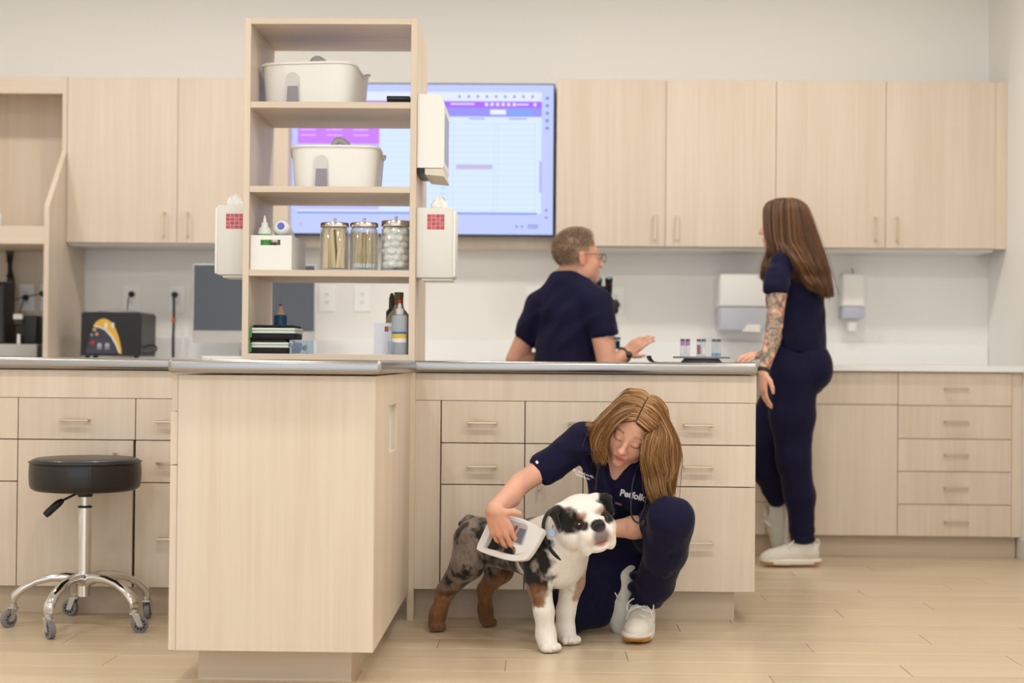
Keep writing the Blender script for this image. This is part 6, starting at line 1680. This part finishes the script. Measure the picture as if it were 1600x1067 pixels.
# watch band
wt = thing('wristwatch', 'metal wristwatch on the seated man\'s wrist', 'watch', wRm)
fa = nv(wRm) - nv(eRm); fa /= np.linalg.norm(fa); wc = nv(wRm) - fa * .006
u1 = np.cross(fa, (0, 0, 1)); u1 /= np.linalg.norm(u1); u2 = np.cross(u1, fa)
bm = bmesh.new(); add_tube(bm, [wc + .033 * (math.cos(a) * u1 + math.sin(a) * u2) for a in np.linspace(0, 2 * math.pi, 29)], .0055, 6, False)
bm_obj('band', bm, mat('watch_steel', (120, 112, 104), .3, .9), wt, True)
lathe('case', [(.014, 0), (.015, .002), (.015, .007), (.012, .009)], wc - .032 * u1 * (1 if u1[1] > 0 else -1) * 1.0, mat('watch_case', (70, 66, 64), .25, .8), wt, (0, -1, 0), 20)

# ================================================================== standing woman, seen from the back
wom = thing('person', 'standing woman with long brown wavy hair, navy scrubs and a tattooed arm', 'person', (P(1240, 880, 7.25).x, 7.25, 0))
WH = Frame(P(1222, 352, 7.29), (-.90, .42, -.06), (.03, 0, 1), 1.0)
nbw = P(1234, 398, 7.29); sN, sF = P(1222, 412, 7.17), P(1246, 408, 7.44)
chw = P(1243, 450, 7.29); waw = P(1248, 530, 7.28); pew = P(1246, 577, 7.28)
eN, wN = P(1210, 508, 7.03), P(1192, 582, 6.90)
eF, wF = P(1218, 512, 7.30), P(1197, 553, 7.0)
fnw = np.array((-.92, .38, 0)); 
S = Solid((.78, 6.72, .0), (1.48, 7.74, 1.80), .0095, [(0, .80, 1.06, .0052), (2, .72, 1.25, .0058), (2, 1.48, 1.70, .006), (1, 6.82, 7.10, .006)])
human_head(S, WH, 'f')
S.cap(nbw, WH(0, -.02, -.06), .046, .045, .02); S.cap(sN, nbw, .044, .05, .03); S.cap(nbw, sF, .05, .044, .03)
S.cap(nbw, chw, .075, .10, .03); S.cap(chw, waw, .105, .095, .03); S.cap(waw, pew, .1, .115, .03)
S.chain([(sN, .044), (P(1214, 462, 7.10), .043), (eN, .037)], .012); S.chain([(eN, .037), (P(1206, 535, 6.98), .036), (wN, .023)], .01)
S.chain([(sF, .044), (eF, .037), (wF, .024)], .012)
HN = Frame(wN, (-.06, .0, -1), (-.96, -.28, .0)); hand(S, HN, [(.2, .3, .25), (.25, .35, .3), (.3, .35, .3), (.3, .4, .3)], .6, None, -1, .92)
HFm = Frame(wF, (-.90, -.38, -.12), (0, -.25, .97)); hand(S, HFm, [(.25, .45, .4), (.25, .5, .4), (.25, .5, .4), (.25, .45, .4)], .7, None, 1, .9)
hN, kN, aN = P(1240, 600, 7.22), P(1242, 715, 7.21), P(1254, 838, 7.24)
hF, kF, aF = P(1232, 602, 7.36), P(1184, 690, 7.32), P(1214, 780, 7.42)
S.chain([(pew, .10), (hN, .085), (kN, .055), (aN, .036)], .03); S.chain([(pew, .10), (hF, .085), (kF, .052), (aF, .036)], .03)
V, Q = S.surface(1)
C = np.tile(LN(228, 176, 152), (len(V), 1)) * (.95 + .1 * fbm(V, 50, 2)[:, None])
L = WH.loc(V); hd = (np.abs(L) < np.array((.1, .13, .13))).all(1); Cf = C[hd]; face_paint(Cf, L[hd])
paint(Cf, ((L[hd][:, 1] < .03) & (L[hd][:, 2] > -.05)).astype(float), (70, 48, 32)); C[hd] = Cf
# tattoos on the near arm
ta, tb, tc_ = nv(sN), nv(eN), nv(wN)
def dseg(V, a, b):
    ab = b - a; t_ = np.clip(((V - a) @ ab) / (ab @ ab), 0, 1); return np.linalg.norm(V - a - t_[:, None] * ab, axis=1), t_
d1, t1_ = dseg(V, ta, tb); d2, t2_ = dseg(V, tb, tc_)
on = ((d1 < .055) | ((d2 < .05) & (t2_ < .93))) & (V[:, 2] < 1.26)
n1, n2, n3 = fbm(V, 42, 3), fbm(V + 5, 30, 2), fbm(V + 9, 70, 2)
ink = on * np.clip((np.abs(n1 - .5) * -1 + .085) * 22, 0, 1); 
paint(C, on * np.clip((n2 - .43) * 9, 0, 1) * .7, (128, 130, 114))
paint(C, on * np.clip((n3 - .62) * 14, 0, 1) * .75, (188, 104, 78))
paint(C, on * np.clip((n3 - .40) * -14, 0, 1) * .75, (92, 116, 110))
paint(C, ink * .75, (66, 72, 70))
mesh_np('body', V, Q, SKIN, wom, C)
# scrub top
S = Solid((.92, 6.98, .88), (1.46, 7.62, 1.46), .0075)
S.cap(sN, nbw, .054, .062, .03); S.cap(nbw, sF, .062, .054, .03)
S.cap(nbw, chw, .088, .112, .03); S.cap(chw, waw, .122, .125, .03); S.cap(P(1245, 500, 7.28), P(1248, 545, 7.28), .125, .128, .02)
S.ell(P(1222, 470, 7.30), (.07, .11, .07), None, .03)
S.cap(sN, P(1213, 448, 7.11), .056, .053, .015); S.cap(P(1214, 430, 7.125), P(1212, 452, 7.10), .053, .056, .01)
S.box(P(1213, 480, 7.08), (.075, .07, .062), None, .002, .012, sub=True)
S.cap(chw, P(1248, 545, 7.28), .118, .118, .01)
S.box((1.2, 7.3, P(1245, 562, 7.28).z - .02), (.5, .5, .0515), None, .002, .004, sub=True)
S.cap(nbw + Vector((0, 0, .05)), nbw + Vector((0, 0, .11)), .050, .06, .01, sub=True)
V, Q = S.surface(3); V = wrinkle(V, Q, .006, 10, (.7, 0, .5), 2.0); mesh_np('scrub_top', V, Q, SCRUB, wom)
# trousers
S = Solid((.90, 7.02, .05), (1.50, 7.66, 1.02), .0075)
S.cap(waw, pew, .112, .125, .03); S.ell(P(1266, 575, 7.25), (.102, .12, .115), None, .03); S.ell(P(1262, 585, 7.36), (.09, .10, .105), None, .03)
S.ell(P(1222, 565, 7.28), (.09, .12, .11), None, .04)
S.chain([(P(1238, 590, 7.23), .118), (P(1238, 650, 7.22), .098), (P(1240, 715, 7.215), .075), (P(1250, 775, 7.23), .066), (P(1253, 835, 7.24), .053)], .03)
S.ell(P(1253, 828, 7.24), (.058, .058, .022), None, .012); S.ell(P(1255, 842, 7.24), (.056, .056, .018), None, .01)
S.chain([(hF, .105), (kF, .080), (P(1200, 735, 7.36), .070), (P(1213, 775, 7.40), .050)], .03)
V, Q = S.surface(2); V = wrinkle(V, Q, .006, 9, (.3, 0, .9), 3.0); mesh_np('trousers', V, Q, SCRUB, wom)
shoe(wom, P(1237, 884, 7.235) + Vector((0, 0, .003)), (-1, -.10, 0), (0, 0, 1), .93)
shoe(wom, P(1229, 818, 7.44), (.08, .02, -.96), (-.96, -.25, .05), .90, True)
# wrist band
fa = nv(wN) - nv(eN); fa /= np.linalg.norm(fa); wc = nv(wN) - fa * .004
u1 = np.cross(fa, (0, 1, 0)); u1 /= np.linalg.norm(u1); u2 = np.cross(u1, fa)
bm = bmesh.new()
for dz in (-.005, .0, .005): add_tube(bm, [wc + fa * dz + .0285 * (math.cos(a) * u1 + math.sin(a) * u2) for a in np.linspace(0, 2 * math.pi, 29)], .0042, 6, False)
tag(bm_obj('wrist_band', bm, BLACK, None, True), 'black band on the standing woman\'s tattooed wrist', 'bracelet')
# long hair
palw = [(58, 38, 26), (82, 56, 38), (104, 72, 48), (132, 94, 62), (160, 116, 78)]
HCw, HRw = np.array((0, -.014, .036)), np.array((.080, .101, .085))
def skw(az, el, k_=1.05):
    """direction on the skull: az 0 = face, 90 = her left (the near side), 180 = back of the head"""
    a, b = math.radians(az), math.radians(el)
    return Vector(WH(*(HCw + k_ * HRw * np.array((-math.sin(a) * math.cos(b), math.cos(a) * math.cos(b), math.sin(b))))))
def lockw(az, pts, k_=1.0): return [skw(az, 86, 1.05), skw(az, 58, 1.10 * k_), skw(az, 24, 1.15 * k_)] + [P(*q) for q in pts]
outer = [lockw(28, [(1194, 362, 7.27), (1199, 382, 7.26), (1200, 396, 7.25), (1195, 412, 7.24), (1193, 428, 7.24), (1191, 437, 7.24)]),
         lockw(58, [(1203, 368, 7.20), (1208, 385, 7.20), (1204, 395, 7.20), (1200, 405, 7.21), (1198, 418, 7.22), (1194, 432, 7.23)]),
         lockw(92, [(1222, 375, 7.18), (1228, 388, 7.14), (1238, 400, 7.12), (1249, 416, 7.12), (1258, 432, 7.13), (1268, 444, 7.14)]),
         lockw(122, [(1243, 375, 7.18), (1252, 395, 7.15), (1262, 415, 7.14), (1271, 432, 7.145), (1278, 445, 7.15), (1284, 455, 7.16)]),
         lockw(150, [(1264, 370, 7.20), (1274, 395, 7.19), (1283, 418, 7.18), (1288, 436, 7.18), (1291, 450, 7.18), (1293, 460, 7.18)]),
         lockw(178, [(1277, 365, 7.28), (1286, 392, 7.27), (1294, 420, 7.26), (1297, 438, 7.25), (1297, 452, 7.25), (1296, 460, 7.25)]),
         lockw(215, [(1262, 370, 7.40), (1275, 395, 7.40), (1283, 420, 7.38), (1288, 440, 7.36), (1290, 452, 7.35), (1290, 458, 7.34)]),
         lockw(262, [(1232, 375, 7.41), (1245, 395, 7.44), (1262, 420, 7.46), (1275, 440, 7.44), (1280, 450, 7.42), (1282, 456, 7.40)]),
         lockw(310, [(1204, 372, 7.39), (1206, 388, 7.40), (1204, 402, 7.40), (1200, 416, 7.39), (1197, 428, 7.38), (1195, 436, 7.38)])]
sh = []
a = hair_sheet(outer, 4600, 28, .009, .0012, palw, 5, .015, .115, clump=30); sh.append((push_out(a[0], WH, HCw, HRw * .99), a[1], a[2]))
inn_ = [[q_.lerp(WH_c, .12) for q_ in g_] for g_ in outer for WH_c in [Vector(P(1243, 405, 7.29))]]
b = hair_sheet(inn_, 2000, 28, .009, .0018, palw[:3], 6, .010, .115, clump=16); sh.append((push_out(b[0], WH, HCw, HRw * .97), b[1], b[2]))
make_hair('hair', sh, wom)
